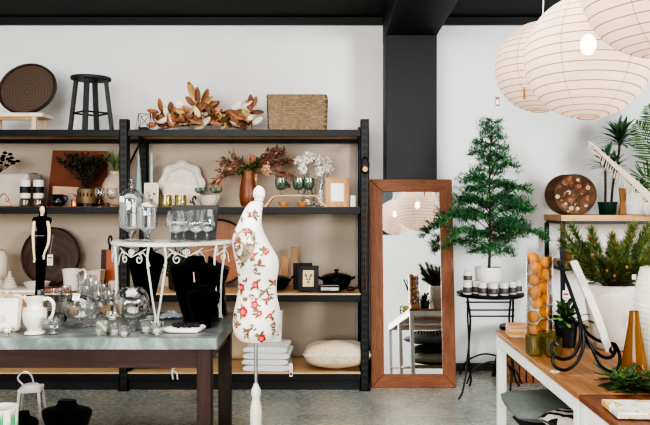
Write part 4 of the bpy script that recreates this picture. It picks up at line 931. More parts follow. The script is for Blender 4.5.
# things seen under the zinc table
Y = 5.3; t = root('rolled_blanket', 'grey and white patterned rolled blanket on the bottom shelf behind the zinc table', 'blanket', (PX(152, Y), Y, z4)); b = MB().at((0, 0, .045), (0, R(90), 0)); b.lathe([(.015, -.17), (.04, -.165), (.044, -.1), (.042, 0), (.044, .1), (.04, .165), (.015, .17)], 24, 1, 1.2)
b.build('roll', mat_patch('blanket', (210, 206, 200), (96, 98, 100), 40, .5), t, smooth=True); MB().tube(curve([(.16, -.06, .05), (.2, -.1, .03), (.19, -.155, .012), (.2, -.165, -.05)]), .006, 6).build('ribbon', M['paper'], t)
b = MB(); b.tube(curve([(.19, -.155, .012), (.225, -.165, -.0), (.235, -.168, -.05)]), .006, 6); b.build('ribbon', M['paper'], t)
# ================= ON THE LEFT ZINC TABLE =================
zt = .7605
# black figurine
Y = 4.0; s = Y/690; X0 = PX(42, Y); t = root('figurine', 'tall thin black dressed lady figurine with bare pale arms on the zinc table', 'figurine', (X0, Y, zt))
def fz(py): return PZ(py, Y) - zt
skin = pm('figure_skin', (222, 198, 158), .6, var=.05)
def ell(z, cx_, rx, ry, n=20): return [(cx_ + rx*math.cos(2*PI*i/n), ry*math.sin(2*PI*i/n), z) for i in range(n)]
P = lambda px: PX(px, Y) - X0
top_z = fz(206)
b = MB()
b.rings([ell(fz(py), P((l + r)/2), (r - l)/2*s, d) for py, l, r, d in ((313,36,43.5,.028),(302,35.5,44,.028),(296,36.5,43,.026),(285,36.5,43.5,.026),(270,36.5,45,.028),(255,36.5,46.5,.03),(247,36.5,47.2,.032),(238,37.5,46.6,.03),(234,38.2,46,.028),(230,38,46.4,.028),(224,37,47,.03),(219,36.5,47.4,.028),(217,38,45.5,.022),(215.5,40.5,43.6,.012),(213,41,43.4,.010))])
bd = b.build('body', [skin], t, smooth=True)
b = MB(); b.rings([ell(fz(py), P((l + r)/2), (r - l)/2*s, d) for py, l, r, d in ((312,34.8,44.4,.034),(303,34.6,44.6,.034),(299,35,44,.034),(285,36,44,.03),(270,36,45.5,.031),(255,36,47,.033),(247,36,47.7,.035),(238,37,47.1,.033),(235,37.8,46.5,.031))], cap1=False); b.build('trousers', M['velvet'], t, smooth=True)
b = MB(); b.rings([ell(fz(py), P((l + r)/2), (r - l)/2*s, d) for py, l, r, d in ((235,37.6,46.6,.032),(230,37.4,47,.031),(224,36.2,47.8,.033),(219.5,34.6,49.4,.03),(217,36,48,.026),(215.5,39.5,45,.016))], cap0=False, cap1=False); b.build('blouse', M['velvet'], t, smooth=True)
for l, r, nm in ((34.2, 1, 0), (50, -1, 0)):
    b = MB(); b.ball((P(l + r*1.2), 0, fz(220.5)), (.017, .02, .022), 12, 8); b.build('sleeve', M['velvet'], t, smooth=True)
MB().box(P(37.6), P(46.8), -.034, -.03, fz(236), fz(235.2)).build('belt', M['silver'], t, bevel=.001)
for sd, pts in ((-1, [(35.6,221),(34.6,232),(35.2,243),(36.2,252),(37,257)]), (1, [(48.6,221),(50.4,232),(50,243),(47.8,250),(46.6,254)])):
    b = MB(); cv = curve([(P(x), -.012 - .006*i, fz(y)) for i, (x, y) in enumerate(pts)], 4); b.tube(cv, [.0098 - .0045*k/len(cv) for k in range(len(cv))], 10)
    e = cv[-1]; b.ball((e.x, e.y, e.z - .006), (.0062, .004, .010), 10, 6)
    for k in range(4): b.tube([(e.x + (k - 1.5)*.0028, e.y, e.z - .012), (e.x + (k - 1.5)*.003, e.y - .002, e.z - .021 - .002*(k in (1, 2))), (e.x + (k - 1.5)*.003, e.y - .004, e.z - .027 - .002*(k in (1, 2)))], .0014, 6)
    b.tube([(e.x - sd*.005, e.y, e.z - .004), (e.x - sd*.010, e.y - .003, e.z - .014)], .0016, 6)
    b.build('arm', skin, t, smooth=True)
b = MB(); hz = fz(210.5); hx = P(42.6)
b.rings([ell(hz + dz, hx, rx, ry, 18) for dz, rx, ry in ((-.024,.005,.006),(-.02,.009,.010),(-.011,.0135,.0155),(0,.0155,.018),(.012,.015,.017),(.021,.011,.013),(.026,.005,.006))])
b.ball((hx, -.0178, hz - .004), (.0018, .0035, .004), 8, 5)
for q in (-1, 1): b.ball((hx + q*.0132, 0, hz - .001), (.002, .003, .0045), 8, 5)
b.m(1)
for q in (-1, 1): b.ball((hx + q*.0052, -.0162, hz + .001), (.0018, .0014, .0011), 8, 5)
b.m(2); b.ball((hx, -.016, hz - .0105), (.0032, .0012, .001), 8, 5)
b.build('head', [skin, M['black'], mat_flat('lips', (170, 80, 70))], t, smooth=True)
b = MB(); b.ball((hx, .008, hz + .013), (.0185, .0185, .017), 16, 10); b.ball((hx, .014, hz - .006), (.0145, .011, .022), 14, 8)
for q in (-1, 1): b.tube(curve([(hx + q*.012, 0, hz + .014), (hx + q*.0165, .002, hz - .002), (hx + q*.016, .004, hz - .026), (hx + q*.019, .004, hz - .038)]), .0065, 7)
b.build('hair', M['velvet'], t, smooth=True)
MB().lathe([(.045, 0), (.045, .004), (.03, .007), (0, .007)], 24, c=(P(39.5), 0)).build('base', M['black'], t, smooth=True)

# cream bow frame, pitcher, brown box
Y = YT(332); s = Y/690; t = root('photo_frame', 'cream rounded frame with ribbon bow and pink picture, left end of the zinc table', 'picture frame', (PX(5, Y), Y, zt), rot=(R(-12), 0, R(6)))
def rrect(w_, h, r, z0, n=6): return [(sx*(w_ - r) + r*math.cos(a0 + PI/2*k/n), z0 + h/2 + sz*(h/2 - r) + r*math.sin(a0 + PI/2*k/n)) for sx, sz, a0 in ((1, 1, 0), (-1, 1, PI/2), (-1, -1, PI), (1, -1, 1.5*PI)) for k in range(n + 1)]
MB().prism(rrect(.074, .185, .022, 0), 0, .012).build('back', M['cream'], t, bevel=.002)
b = MB(); q = rrect(.066, .170, .02, .0075); b.tube([(x, 0, z) for x, z in q + [q[0]]], .009, 8); b.build('frame', pm('frame_cream', (206, 190, 164), .5), t, smooth=True)
b = MB().prism(rrect(.054, .146, .012, .02), -.002, 0); b.m(1)
for k in range(5): a = rnd.uniform(0, 6.3); b.prism([(-.02 + .006*math.cos(c_) + .008*(k % 3), .05 + .007*math.sin(c_) + .007*k) for c_ in [2*PI*j/8 for j in range(8)]], -.0028 - k*.0001, -.002)
b.build('picture', [M['ceramic'], pm('pic_pink', (226, 178, 168), .7)], t)
b = MB()
for q in (-1, 1):
    b.tube(curve([(0, -.01, .186), (q*.02, -.014, .2), (q*.03, -.012, .186), (q*.016, -.012, .178), (0, -.01, .186)]), .0045, 6); b.tube([(0, -.01, .186), (q*.02, -.014, .166)], .004, 6)
b.build('ribbon_bow', pm('ribbon_taupe', (178, 160, 132), .7), t)

Y = YT(333.5); s = Y/690; t = root('pitcher', 'white glazed pitcher with big loop handle at the front of the zinc table', 'pitcher', (PX(35, Y), Y, zt))
pr = [(.042,0),(.05,.002),(.048,.008),(.034,.016),(.032,.022),(.040,.032),(.052,.055),(.056,.08),(.057,.105),(.053,.118),(.040,.127),(.036,.135),(.037,.15),(.042,.168),(.046,.178)]
pr = [(r*1.0, z*1.0) for r, z in pr]; MB().shell(pr, .004, 40).build('body', M['ceramic'], t, smooth=True)
b = MB()
for z in (.119, .022): b.tube([((.0535 if z > .1 else .033)*math.cos(2*PI*k/32), (.0535 if z > .1 else .033)*math.sin(2*PI*k/32), z) for k in range(33)], .003, 6)
b.build('moulded_band', M['ceramic'], t, smooth=True)
MB().tube(curve([(.04, 0, .165), (.065, 0, .17), (.088, 0, .15), (.09, 0, .11), (.075, 0, .07), (.052, 0, .05)]), [.009]*20 + [.007]*16, 10).build('handle', M['ceramic'], t, smooth=True)
MB().tube(curve([(-.036, 0, .155), (-.046, 0, .172), (-.056, 0, .18)]), [.014]*4 + [.012]*4 + [.009]*9 if False else .010, 8).build('spout', M['ceramic'], t, smooth=True)
Y = YT(318); t = root('carton', 'brown cardboard carton behind the white glazed pitcher', 'box', (PX(26, Y), Y + .04, zt)); MB().box(-.05, .09, -.03, .03, .001, .11).build('box', pm('cardboard', (158, 122, 90), .85), t, bevel=.003); MB().box(-.05, .09, -.031, -.0305, .05, .06).build('tape', M['cream'], t)

# glass pieces
def jarp(name, label, loc, parts, cat='glass jar', group=None):
    t = root(name, label, cat, loc, group=group)
    for nm, kind, pr, mt in parts:
        b = MB(); (b.shell(pr, .0025, 32) if kind == 's' else b.lathe(pr, 32)); b.build(nm, mt, t, smooth=True)
    return t
G, GW = M['glass'], M['glass_white']
Y = YT(316); jarp('hurricane_glass', 'wide clear glass cylinder between the white pitcher and cake stand', (PX(50, Y), Y, zt), [('body', 's', [(.045, 0), (.06, .004), (.062, .08), (.068, .150)], G)], 'vase')
t = root('tea_light', 'brown tea light inside the clear glass cylinder', 'candle', (PX(50, Y), Y, zt + .0035)); MB().lathe([(.03, 0), (.032, .03), (.029, .03), (.028, .026), (0, .026)], 24).build('cup', M['brown_glass'], t, smooth=True); MB().lathe([(.027, .0265), (0, .028)], 20).build('wax', M['cream'], t)
def footed(px, pyb, r, h, label, name='footed_bowl', sc=1, lid=True):
    Y = YT(pyb); t = root(name, label, 'cake stand', (PX(px, Y), Y, zt))
    MB().lathe([(r*.55, 0), (r*.56, .003), (r*.3, .012), (.012, .02), (.014, .028), (.010, .034), (.016, .045), (.03, .05)], 32).build('foot', GW, t, smooth=True)
    MB().shell([(.03, .05), (r*.8, .058), (r, .085), (r*.98, h*.55)], .003, 36).build('bowl', GW, t, smooth=True)
    if lid:
        l = MB().lathe([(r*.99, h*.555), (r*1.03, h*.56), (r*1.0, h*.6), (r*.8, h*.72), (r*.4, h*.8), (.01, h*.83)], 36, cap0=False).build('lid', GW, t, smooth=True)
        MB().lathe([(.006, h*.83), (.006, h*.86), (.014, h*.9), (.016, h*.95), (.010, h*.99), (.002, h)], 20).build('knob', GW, l, smooth=True)
    return t, Y
t, Yf = footed(80, 327, .085, .215, 'covered glass footed bowl with a price tag, centre front of the zinc table')
t = root('candle', 'brown pillar candle inside the covered glass bowl', 'candle', (PX(72, Yf) + .004, Yf, zt + .062)); MB().lathe([(.028, 0), (.03, .002), (.03, .036), (.0, .038)], 24).build('wax', pm('candle_brown', (150, 120, 104), .6), t, smooth=True); MB().tube([(0, 0, .037), (.001, 0, .045)], .001, 5).build('wick', M['black'], t)
price_tag(76, 297, Yf - .1, .034, .034, 'white price tag with red print on the covered glass bowl', tilt=-30)
footed(24.5 + 29, 334, .05, .07, 'low small footed glass dish beside the white pitcher handle', 'glass_dish', lid=False)
Y = YT(323); t = root('sunglasses', 'black sunglasses lying right of the white glazed pitcher', 'glasses', (PX(55, Y), Y, zt), rz=R(18))
for q in (-1, 1):
    MB().at((q*.033, 0, .022), (R(75), 0, 0)).lathe([(0, -.001), (.024, -.001), (.024, .001), (0, .001)], 20, 1, .8).build('lens', M['velvet'], t); MB().tube([(q*.03 + .024*math.cos(a), -.003, .022 + .019*math.sin(a)) if False else (q*.033 + .0255*math.cos(a), .002*math.sin(a), .022 + .0205*math.sin(a)) for a in [2*PI*k/20 for k in range(21)]], .002, 6).build('rim', M['black'], t); MB().tube(curve([(q*.057, .004, .028), (q*.05, .06, .015), (q*.03, .10, .005)]), .002, 6).build('temple', M['black'], t)
MB().tube(curve([(-.009, 0, .026), (0, 0, .03), (.009, 0, .026)]), .002, 6).build('bridge', M['black'], t)
Y = YT(335); t = root('votive_holder', 'small grey-green mercury glass votive holder at the front edge of the zinc table', 'candle holder', (PX(102, Y), Y, zt)); MB().shell([(.026, 0), (.0285, .003), (.0285, .065)], .003, 32).build('cup', mat_patch('mercury', (176, 178, 160), (120, 124, 112), 45, .5), t, smooth=True)
MB().lathe([(.025, .004), (.025, .035), (0, .037)], 24).build('wax', M['cream'], t)
# fish bowl vases
Y = YT(330); t = root('fishbowl_vase', 'round glass fishbowl on a foot below the scroll console', 'vase', (PX(132, Y), Y, zt)); r = .086; zc = .140
MB().lathe([(.05, 0), (.05, .003), (.02, .012), (.013, .02), (.02, .036), (.03, .05), (.03, .058)], 28).build('foot', GW, t, smooth=True)
MB().shell([(.03, .058)] + [(r*math.cos(R(a)), zc + r*math.sin(R(a))) for a in range(-68, 58, 8)] + [(.05, zc + .075)], .002, 40).build('bowl', G, t, smooth=True)
# cluster of small votives with faceted bodies
def votive(px, pyb, r, h, label, mt=None, flut=9):
    Y = YT(pyb); t = root('glass_votive', label, 'candle holder', (PX(px, Y), Y, zt)); n = flut*4
    R_ = lambda z, i: 1 + .07*math.cos(2*PI*i*flut/n)
    rs = [[(q*R_(0, i)*math.cos(2*PI*i/n), q*R_(0, i)*math.sin(2*PI*i/n), z) for i in range(n)] for q, z in ((r*.7, 0), (r*.95, h*.15), (r, h*.5), (r*.9, h*.8), (r*.95, h), (r*.9, h), (r*.85, h*.8), (r*.94, h*.5), (r*.85, h*.2), (.002, h*.15))]
    MB().rings(rs).build('cup', mt or GW, t, smooth=True); MB().lathe([(r*.5, h*.16), (r*.5, h*.45), (0, h*.46)], 16).build('wax', M['ceramic'], t); return t
votive(146, 333, .034, .062, 'faceted glass votive under the console, left of its front foot')
votive(157, 334.5, .034, .058, 'faceted glass votive right at the front foot of the console')
votive(150, 321, .036, .06, 'faceted glass votive standing behind the other two under the console')
votive(115, 335, .03, .05, 'faceted glass votive next to the grey-green mercury votive holder')
votive(124, 336.5, .028, .046, 'faceted glass votive at the table edge below the fishbowl')
tb2 = [(88,315,.037,.17,.06,'clear goblet behind the covered glass bowl'),(100,316,.043,.14,.04,'clear goblet with wide bowl left of the fishbowl'),(110,317,.036,.15,.06,'clear tall goblet touching the left foot of the console'),(97,313,.032,.19,.07,'clear slim goblet at the back of the zinc table'),(118,314,.032,.15,.05,'clear goblet between the console left legs'),(66,313,.034,.16,.06,'clear goblet just right of the white pitcher on the shelf')]
tb2 += [(92,312.5,.03,.2,.09,'clear tall stemmed goblet at the rear edge of the zinc table beside the jug'),(105,313,.036,.17,.05,'clear goblet at the rear edge before the cream planter'),(8,337,.03,.045,.012,'tiny clear glass dish at the foot of the cream bow frame'),(112,327,.04,.085,.03,'clear footed glass under the left legs of the console'),(93,326,.036,.11,.03,'clear flared glass right of the covered glass bowl')]
for px, pyb, r, h, st_, lb in tb2:
    Y = YT(pyb); wine_glass('goblet', lb, (PX(px, Y), Y, zt), r, h, st_, GW)
Y = YT(313); t = root('glass_jug', 'clear glass jug with handle at the back of the zinc table', 'jug', (PX(84, Y), Y, zt)); MB().shell([(.036, 0), (.043, .01), (.045, .1), (.034, .17), (.042, .225)], .0025, 28).build('body', GW, t, smooth=True); MB().tube(curve([(.038, 0, .2), (.072, 0, .2), (.074, 0, .12), (.044, 0, .08)]), .004, 7).build('handle', GW, t, smooth=True)
for px, pyb, lb in ((101, 317, 'small tan kraft card box between glass goblets, left of two'), (112, 318, 'small tan kraft card box beside the console foot, right of two')):
    Y = YT(pyb) - .07; t = root('kraft_box', lb, 'box', (PX(px, Y), Y + .12, zt)); MB().box(-.022, .022, -.02, .02, .001, .07).build('box', pm('kraft', (206, 172, 128), .8), t, bevel=.002); MB().lathe([(.012, .07), (.012, .078), (0, .078)], 14).build('cap', M['black'], t)

# black velvet busts
def bust(name, label, loc, hh, wd, dp, rz=0, neck=.2, base=.45, tilt=0):
    t = root(name, label, 'display bust', loc, rot=(R(tilt), 0, rz)); n = 36
    pr = [(0, base, .9), (.08, base*1.02, .9), (.25, base*1.35, .92), (.45, .76, .95), (.62, .9, 1), (.74, .98, .98), (.80, 1.0, .92), (.845, .92, .85), (.875, .66, .8), (.90, .46, .68), (.93, .38, .6), (.975, .37, .58), (1.0, .33, .5)]
    zz = [p[0]*hh for p in pr]; rs = []
    for k in range(49):
        u = k/48*hh
        for j in range(len(zz) - 1):
            if u <= zz[j+1] + 1e-9: break
        q = (u - zz[j])/(zz[j+1] - zz[j]); q = q*q*(3 - 2*q)*.5 + q*.5; a = pr[j][1] + (pr[j+1][1] - pr[j][1])*q; c_ = pr[j][2] + (pr[j+1][2] - pr[j][2])*q
        rs.append([(a*wd/2*math.cos(2*PI*i/n), c_*dp/2*math.sin(2*PI*i/n)*(.55 + .45*min(1, a)) , u) for i in range(n)])
    MB().rings(rs).build('bust', M['velvet'], t, smooth=True); return t
Y = YT(324); bust('necklace_bust', 'large black velvet necklace bust under the right half of the console', (PX(195, Y), Y, zt), (324-256)/690*Y, 50/690*Y, .13)
t = root('pendant', 'thin pinkish pendant pin on the neck of the large black bust', 'necklace', (PX(197, Y), Y - .068, zt + .235)); b = MB(); b.tube([(0, 0, 0), (-.004, -.002, .045)], .0035, 7); b.ball((0, 0, -.003), (.005, .004, .006), 8, 6); b.build('pin', pm('pin_pink', (226, 180, 170), .3), t, smooth=True)
Y = YT(322.5) ; bust('necklace_bust', 'smaller black velvet necklace bust in front of the large one, beside the beads', (PX(203, 3.53), 3.53, zt), .215, .18, .09)
Y = 3.92; t = root('jewellery_cushion', 'glossy black angular display stand behind the busts, under the console right end', 'display stand', (PX(218, Y), Y, zt)); MB().prism([(-.07, 0), (.05, 0), (.035, .16), (.065, .27), (.0, .30), (-.05, .34), (-.07, .2)], -.03, .03).build('stand', pm('black_gloss', (16, 17, 20), .2), t, bevel=.006)
Y = 3.93; bust('necklace_bust', 'black velvet necklace bust on a short post behind the fishbowl', (PX(146, Y), Y, zt + .06), .335, .205, .11)
t = root('bust_post', 'black round footed post carrying the bust behind the fishbowl', 'stand', (PX(146, Y), Y, zt)); MB().lathe([(.05, 0), (.05, .006), (.012, .012), (.009, .058), (0, .058)], 24).build('post', M['black'], t, smooth=True)
# pouch with beads
Y = YT(329.5); t = root('jewellery_pad', 'cream cloth pad at the right front of the zinc table', 'pad', (PX(185, Y), Y, zt), rz=R(2))
b = MB(); q = [(-.1, -.04), (-.04, -.055), (.06, -.058), (.085, -.05), (.105, .02), (.09, .05), (.02, .045), (-.03, .035), (-.07, -.005)]
q = [(p.x, p.y*1.9) for p in curve([(x, y, 0) for x, y in q + [q[0]]], 5)][:-1]
b.rings([[(x*k, y*k, z) for x, y in q] for k, z in ((.96, .001), (1, .008), (.97, .017), (.85, .022), (.5, .024))]); b.build('pad', pm('pad_cream', (228, 220, 206), .8), t, smooth=True)
t = root('bead_necklace', 'black bead necklace heaped on the cream cloth pad', 'necklace', (PX(186, Y), Y - .045, zt + .0255)); t['kind'] = 'stuff'
b = MB()
for k in range(220):
    a = rnd.uniform(0, 6.3); q = rnd.random()**.5; b.ball((.07*q*math.cos(a) + .01, .052*q*math.sin(a) , rnd.uniform(.001, .009)), .0058, 8, 5)
b.build('beads', pm('bead_black', (24, 24, 26), .25), t, smooth=True)
Y = YT(318); t = root('plastic_pouch', 'crumpled clear plastic pouch left of the black busts', 'bag', (PX(171, Y), Y, zt)); b = MB()
N = 12; vs = [((i/N - .5)*.12, (j/N - .5)*.12, .004 + .03*math.sin(PI*i/N)*math.sin(PI*j/N) + rnd.uniform(0, .012)) for j in range(N + 1) for i in range(N + 1)]
b.add(vs, [(j*(N+1)+i, j*(N+1)+i+1, (j+1)*(N+1)+i+1, (j+1)*(N+1)+i) for j in range(N) for i in range(N)]); b.build('film', glass('plastic', (.9, .93, .95), .3, .8, (.7, .78, .82), dens=.45, rough=.15), t)
for k in range(2):
    b = MB(); b.ball((-.025 + .04*k, 0, .012), (.016, .01, .010), 10, 6); b.build('trinket', M['silver'], t, smooth=True)
t = root('wooden_board', 'dark brown board lying at the rear right of the zinc table', 'board', (PX(210, 3.85), 3.86, zt)); MB().box(-.12, .075, -.16, .15, 0, .012).build('board', M['dark_wood'], t, bevel=.003)

# ================= ON THE SCROLL CONSOLE =================
zc_ = ZT + H + .005
def apoth(px, py_top, Y, label, r=.06, sc=1.0):
    h = PZ(py_top, Y) - zc_; t = root('apothecary_jar', label, 'glass jar', (PX(px, Y), Y, zc_))
    MB().lathe([(r*.75, 0), (r*.75, .004), (r*.3, .014), (.011, .024), (.02, .034), (.012, .044), (r*.5, .056)], 28).build('foot', GW, t, smooth=True)
    MB().shell([(r*.5, .056), (r*.95, .075), (r, .1), (r*.98, h*.55), (r*1.0, h*.66)], .0025, 32).build('body', GW, t, smooth=True)
    l = MB().lathe([(r*1.05, h*.665), (r*1.08, h*.68), (r*.95, h*.73), (r*.6, h*.8), (.012, h*.845)], 32, cap0=False).build('lid', GW, t, smooth=True)
    MB().lathe([(.009, h*.845), (.009, h*.865), (.02, h*.885), (.022, h*.91), (.009, h*.935), (.007, h*.945), (.012, h*.965), (.008, h*.99), (.001, h)], 20).build('knob', GW, l, smooth=True); return t
apoth(131.5, 178, 3.78, 'tall lidded glass apothecary jar at the left end of the scroll console', .07)
apoth(147, 190, 3.7, 'shorter lidded glass apothecary jar right of the tallest one on the console', .055)
price_tag(122, 199, 3.7, .024, .03, 'little white and red price tag on the tallest apothecary jar')
def snifter(px, Y, r, h, label):
    t = root('brandy_glass', label, 'glass', (PX(px, Y), Y, zc_)); st_ = .045
    MB().shell([(.005, st_), (r*.7, st_ + .012), (r, st_ + r*.8), (r*.97, st_ + r*1.2), (r*.72, h)], .0015, 30).build('bowl', GW, t, smooth=True)
    MB().lathe([(r*.62, 0), (r*.62, .003), (.009, .01), (.006, .02), (.006, .04), (.008, .047)], 24).build('stem', G, t, smooth=True)
snifter(176, 3.66, .056, .165, 'big brandy glass in the middle of the scroll console')
snifter(196, 3.72, .05, .168, 'brandy glass right of the biggest one, before the grey panel')
snifter(207, 3.80, .046, .17, 'brandy glass nearest the red label on the grey panel')
snifter(184, 3.81, .044, .16, 'brandy glass half behind the biggest one on the console')
Y = 3.88; t = root('slate_panel', 'dark grey panel leaning upright at the right of the scroll console', 'panel', (PX(194, Y), Y, zc_), rot=(R(-5), 0, 0)); MB().prism([(-.13, 0), (.12, 0), (.135, .195), (-.13, .195)], 0, .012).build('panel', pm('slate', (52, 52, 54), .6, var=.3, scale=5), t, bevel=.002)
price_tag(210, 213, 3.84, .024, .034, 'white label with red block on the dark grey panel')

# ================= LOW BENCH AND FLOOR PIECES, LEFT =================
t = root('low_bench', 'low white bench below the zinc table, only its rear edge showing', 'bench', (-1.435, 3.0, 0)); MB().box(-.7, .715, -.4, .4, .28, .30).build('top', M['white_metal'], t, bevel=.003)
for x in (-.69, .66):
    for y in (-.36, .32): MB().box(x, x + .04, y, y + .04, 0, .28).build('leg', M['white_metal'], t)
Y = 3.0; zb_ = .301
bust('necklace_bust', 'black velvet bust standing on the low bench, right of the lantern', (PX(67, Y), Y, zb_), PZ(400, Y) - zb_, 50/690*Y/1.0, .12)
bust('necklace_bust', 'small black velvet bust overlapping the lantern foot', (PX(24, 2.9), 2.9, zb_), PZ(411, 2.9) - zb_, .12, .08)
t = root('candle_lantern', 'grey-white wooden candle lantern with a rope loop on the low bench', 'lantern', (PX(31, 3.08), 3.08, zb_), rz=R(12)); lm = pm('lantern_grey', (150, 142, 138), .6, var=.15)
hh = PZ(384, 3.08) - zb_
MB().box(-.07, .07, -.07, .07, 0, .016).build('base', lm, t, bevel=.003); MB().box(-.047, .047, -.047, .047, hh - .03, hh - .012).build('cap', lm, t, bevel=.003); MB().lathe([(.045, hh - .012), (.03, hh), (0, hh + .002)], 20).build('cap_dome', lm, t)
MB().box(-.06, .06, -.06, .06, .045, .055).build('lower_rail', lm, t, bevel=.002)
for x in (-1, 1):
    for y in (-1, 1): MB().rings([[(x*c_ + i*.0055, y*c_ + j*.0055, z) for i, j in ((-1,-1),(1,-1),(1,1),(-1,1))] for c_, z in ((.062, .016), (.04, hh - .03))]).build('post', lm, t)
for k in range(4):
    b = MB().at((0, 0, 0), (0, 0, R(90*k))); b.add([(-.052, -.06, .055), (.052, -.06, .055), (.034, -.04, hh - .03), (-.034, -.04, hh - .03)], [(0, 1, 2, 3)]); b.build('pane', G, t)
MB().lathe([(.025, .056), (.025, .12), (0, .122)], 20).build('candle', M['ceramic'], t)
MB().tube(curve([(-.03, 0, hh - .005), (-.055, 0, hh + .03), (-.03, 0, hh + .055), (0, 0, hh + .04), (.012, 0, hh + .0)]), .004, 7).build('rope_loop', M['steel'], t)
Y = 2.75; t = root('planter_pot', 'white pot with green leaf print in the lower left corner', 'pot', (PX(1, Y), Y, zb_)); h = PZ(407, Y) - zb_
b = MB(); b.shell([(.05, 0), (.058, .004), (.064, h)], .004, 36); b.m(1)
for k in range(16):
    a = 2*PI*k/16; z0 = rnd.uniform(0, .04)
    for j in range(3):
        z0 = h*(.12 + .3*(k % 2)); da = (j - 1)*.14; pts = [(a + da*u, z0 + h*.85*u) for u in (0, .5, 1)]; w_ = .09
        qv = [(a + da*.2, z0), (a + da*.6 + w_, z0 + h*.35), (a + da*1.2, z0 + h*.72), (a + da*.6 - w_, z0 + h*.35)]
        b.add([((.0595 + .0063*min(1, z/h))*math.cos(x), (.0595 + .0063*min(1, z/h))*math.sin(x), min(z, h)) for x, z in qv], [(0, 1, 2, 3)])
b.build('pot', [M['ceramic'], M['leaf_light'] if False else pm('print_green', (70, 150, 100), .5)], t)

# ================= BISTRO TABLE ITEMS =================
def tree(px, Y, z0, label):
    X0 = PX(px, Y); t = root('potted_tree', label, 'plant', (X0, Y, z0)); ph = PZ(267, Y) - z0; r = 27/690*Y/2
    b = MB(); b.shell([(r*.84, 0), (r*.9, .003), (r, ph*.9), (r, ph)], .006, 40); b.build('pot', pm('pot_white', (222, 220, 216), .4, var=.05), t, smooth=True)
    MB().lathe([(r - .008, ph - .02), (0, ph - .015)], 24, cap0=False).build('soil', M['soil'], t)
    H_ = PZ(118, Y) - z0
    tr = lambda z: V(.008*math.sin(z*5), .01*math.sin(z*3), z) + V(.004, 0, 0)*(z - ph)/.1*.6*(1 if z < .9 else 1)
    b = MB(); zz = [ph - .02 + (H_ - ph)*k/24 for k in range(25)]; b.tube([tr(z) for z in zz], [.010*(1 - k/26) + .0012 for k in range(25)], 8)
    lv = MB(); N = 62; g = 2.39996
    wid = [(0, .30), (.06, .40), (.16, .43), (.28, .36), (.4, .30), (.52, .22), (.64, .17), (.76, .12), (.88, .085), (1, .05)]
    def wf(q):
        for i in range(len(wid) - 1):
            if q <= wid[i+1][0]: return wid[i][1] + (wid[i+1][1] - wid[i][1])*(q - wid[i][0])/(wid[i+1][0] - wid[i][0])
        return .05
    for k in range(N):
        q = (k/N)**1.0; z = ph + .07 + (H_ - ph - .09)*q; L = wf(q)*rnd.uniform(.55, 1.15); a = k*g + rnd.uniform(-.3, .3)
        d = V(math.cos(a), math.sin(a)*.85, 0); p0 = tr(z); rise = (.42 if q > .5 else .22)*L*rnd.uniform(.4, 1.4); dr = (-.10 if q < .25 else .02)*L
        bad = (Y + (p0 + d*L).y > 5.72)
        if bad: d.y *= .5
        if (p0 + d*L).x < -.2 and (p0 + d*L).y + Y > 5.2: d = V(d.x, -abs(d.y)*.8 - .35, 0)
        cv = curve([p0, p0 + d*L*.4 + V(0, 0, rise), p0 + d*L*.75 + V(0, 0, rise*1.1), p0 + d*L + V(0, 0, rise*.6 + dr)], 6); b.tube(cv, [.0032*(1 - i/len(cv)) + .0008 for i in range(len(cv))], 5)
        side = V(-d.y, d.x, 0)
        n = max(3, int(L/.02))
        for j in range(n):
            u = .22 + .78*(j + .5)/n; p = cv[min(len(cv) - 1, int(u*(len(cv) - 1)))]
            for sgn in (-1, 1):
                tl = (.045 + .085*math.sin(PI*min(1, u*.9 + .05)))*rnd.uniform(.6, 1.15)*(.5 + L); dv = (d*.75 + side*sgn*rnd.uniform(.7, 1.1) + V(0, 0, rnd.uniform(-.55, .45))).normalized()
                for w_ in range(int(tl/.0085) + 2):
                    pp = p + dv*(w_*.0085) + V(0, 0, .1*(w_*.0085)**2/.05)
                    for s2 in (-1, 1):
                        lv.m(0 if rnd.random() < .55 else (1 if rnd.random() < .6 else 2)); dd = dv*.5 + (dv.cross(V(0, 0, 1)))*s2*.7 + V(rnd.uniform(-.7, .7), rnd.uniform(-.7, .7), rnd.uniform(-.6, .8)); lv.leaf(pp, dd, rnd.uniform(.024, .036), .017, V(rnd.uniform(-.4, .4), rnd.uniform(-.4, .4), 1), n=1)
    b.build('trunk', M['bark'], t, smooth=True)
    o = lv.build('foliage', [pm('tree_a', (76, 134, 90), .6, var=.3), pm('tree_b', (50, 100, 66), .6, var=.3), pm('tree_c', (128, 176, 112), .6, var=.3)], t)
    return t
tree(488.5, 5.14, BZ + .0005, 'young feathery conifer in a round white pot on the bistro table')
def cjar(px, Y, label, z=BZ + .0005, first=None, sc=1):
    t = root('candle_jar', label, 'candle', (PX(px, Y), Y, z))
    b = MB(); b.lathe([(.03, 0), (.0325, .003), (.0325, .07), (.03, .074), (.03, .078), (0, .078)], 28); b.build('jar', pm('jar_white', (206, 202, 196), .35, var=.04), t, smooth=True)
    b = MB(); b.lathe([(.0331, .012), (.0331, .052)], 28, cap0=False, cap1=False); b.m(1)
    for zz, a in ((.042, .6), (.034, .8), (.026, .5)): b.add([(.0335*math.sin(-a/2 + a*k/5), -.0335*math.cos(-a/2 + a*k/5), zz + dz) for dz in (0, .0025) for k in range(6)], [(k, k+1, 7+k, 6+k) for k in range(5)])
    b.build('dark_label', [pm('label_dark', (78, 72, 68), .6), pm('label_print', (140, 134, 126), .6)], t); MB().lathe([(.0322, .0785), (.0322, .09), (.03, .092), (0, .092)], 28).build('lid', M['ceramic'], t, smooth=True); return t
cj = cjar(467.5, 5.0, 'dark labelled candle jar at the left rim of the bistro table, under the stacked one')
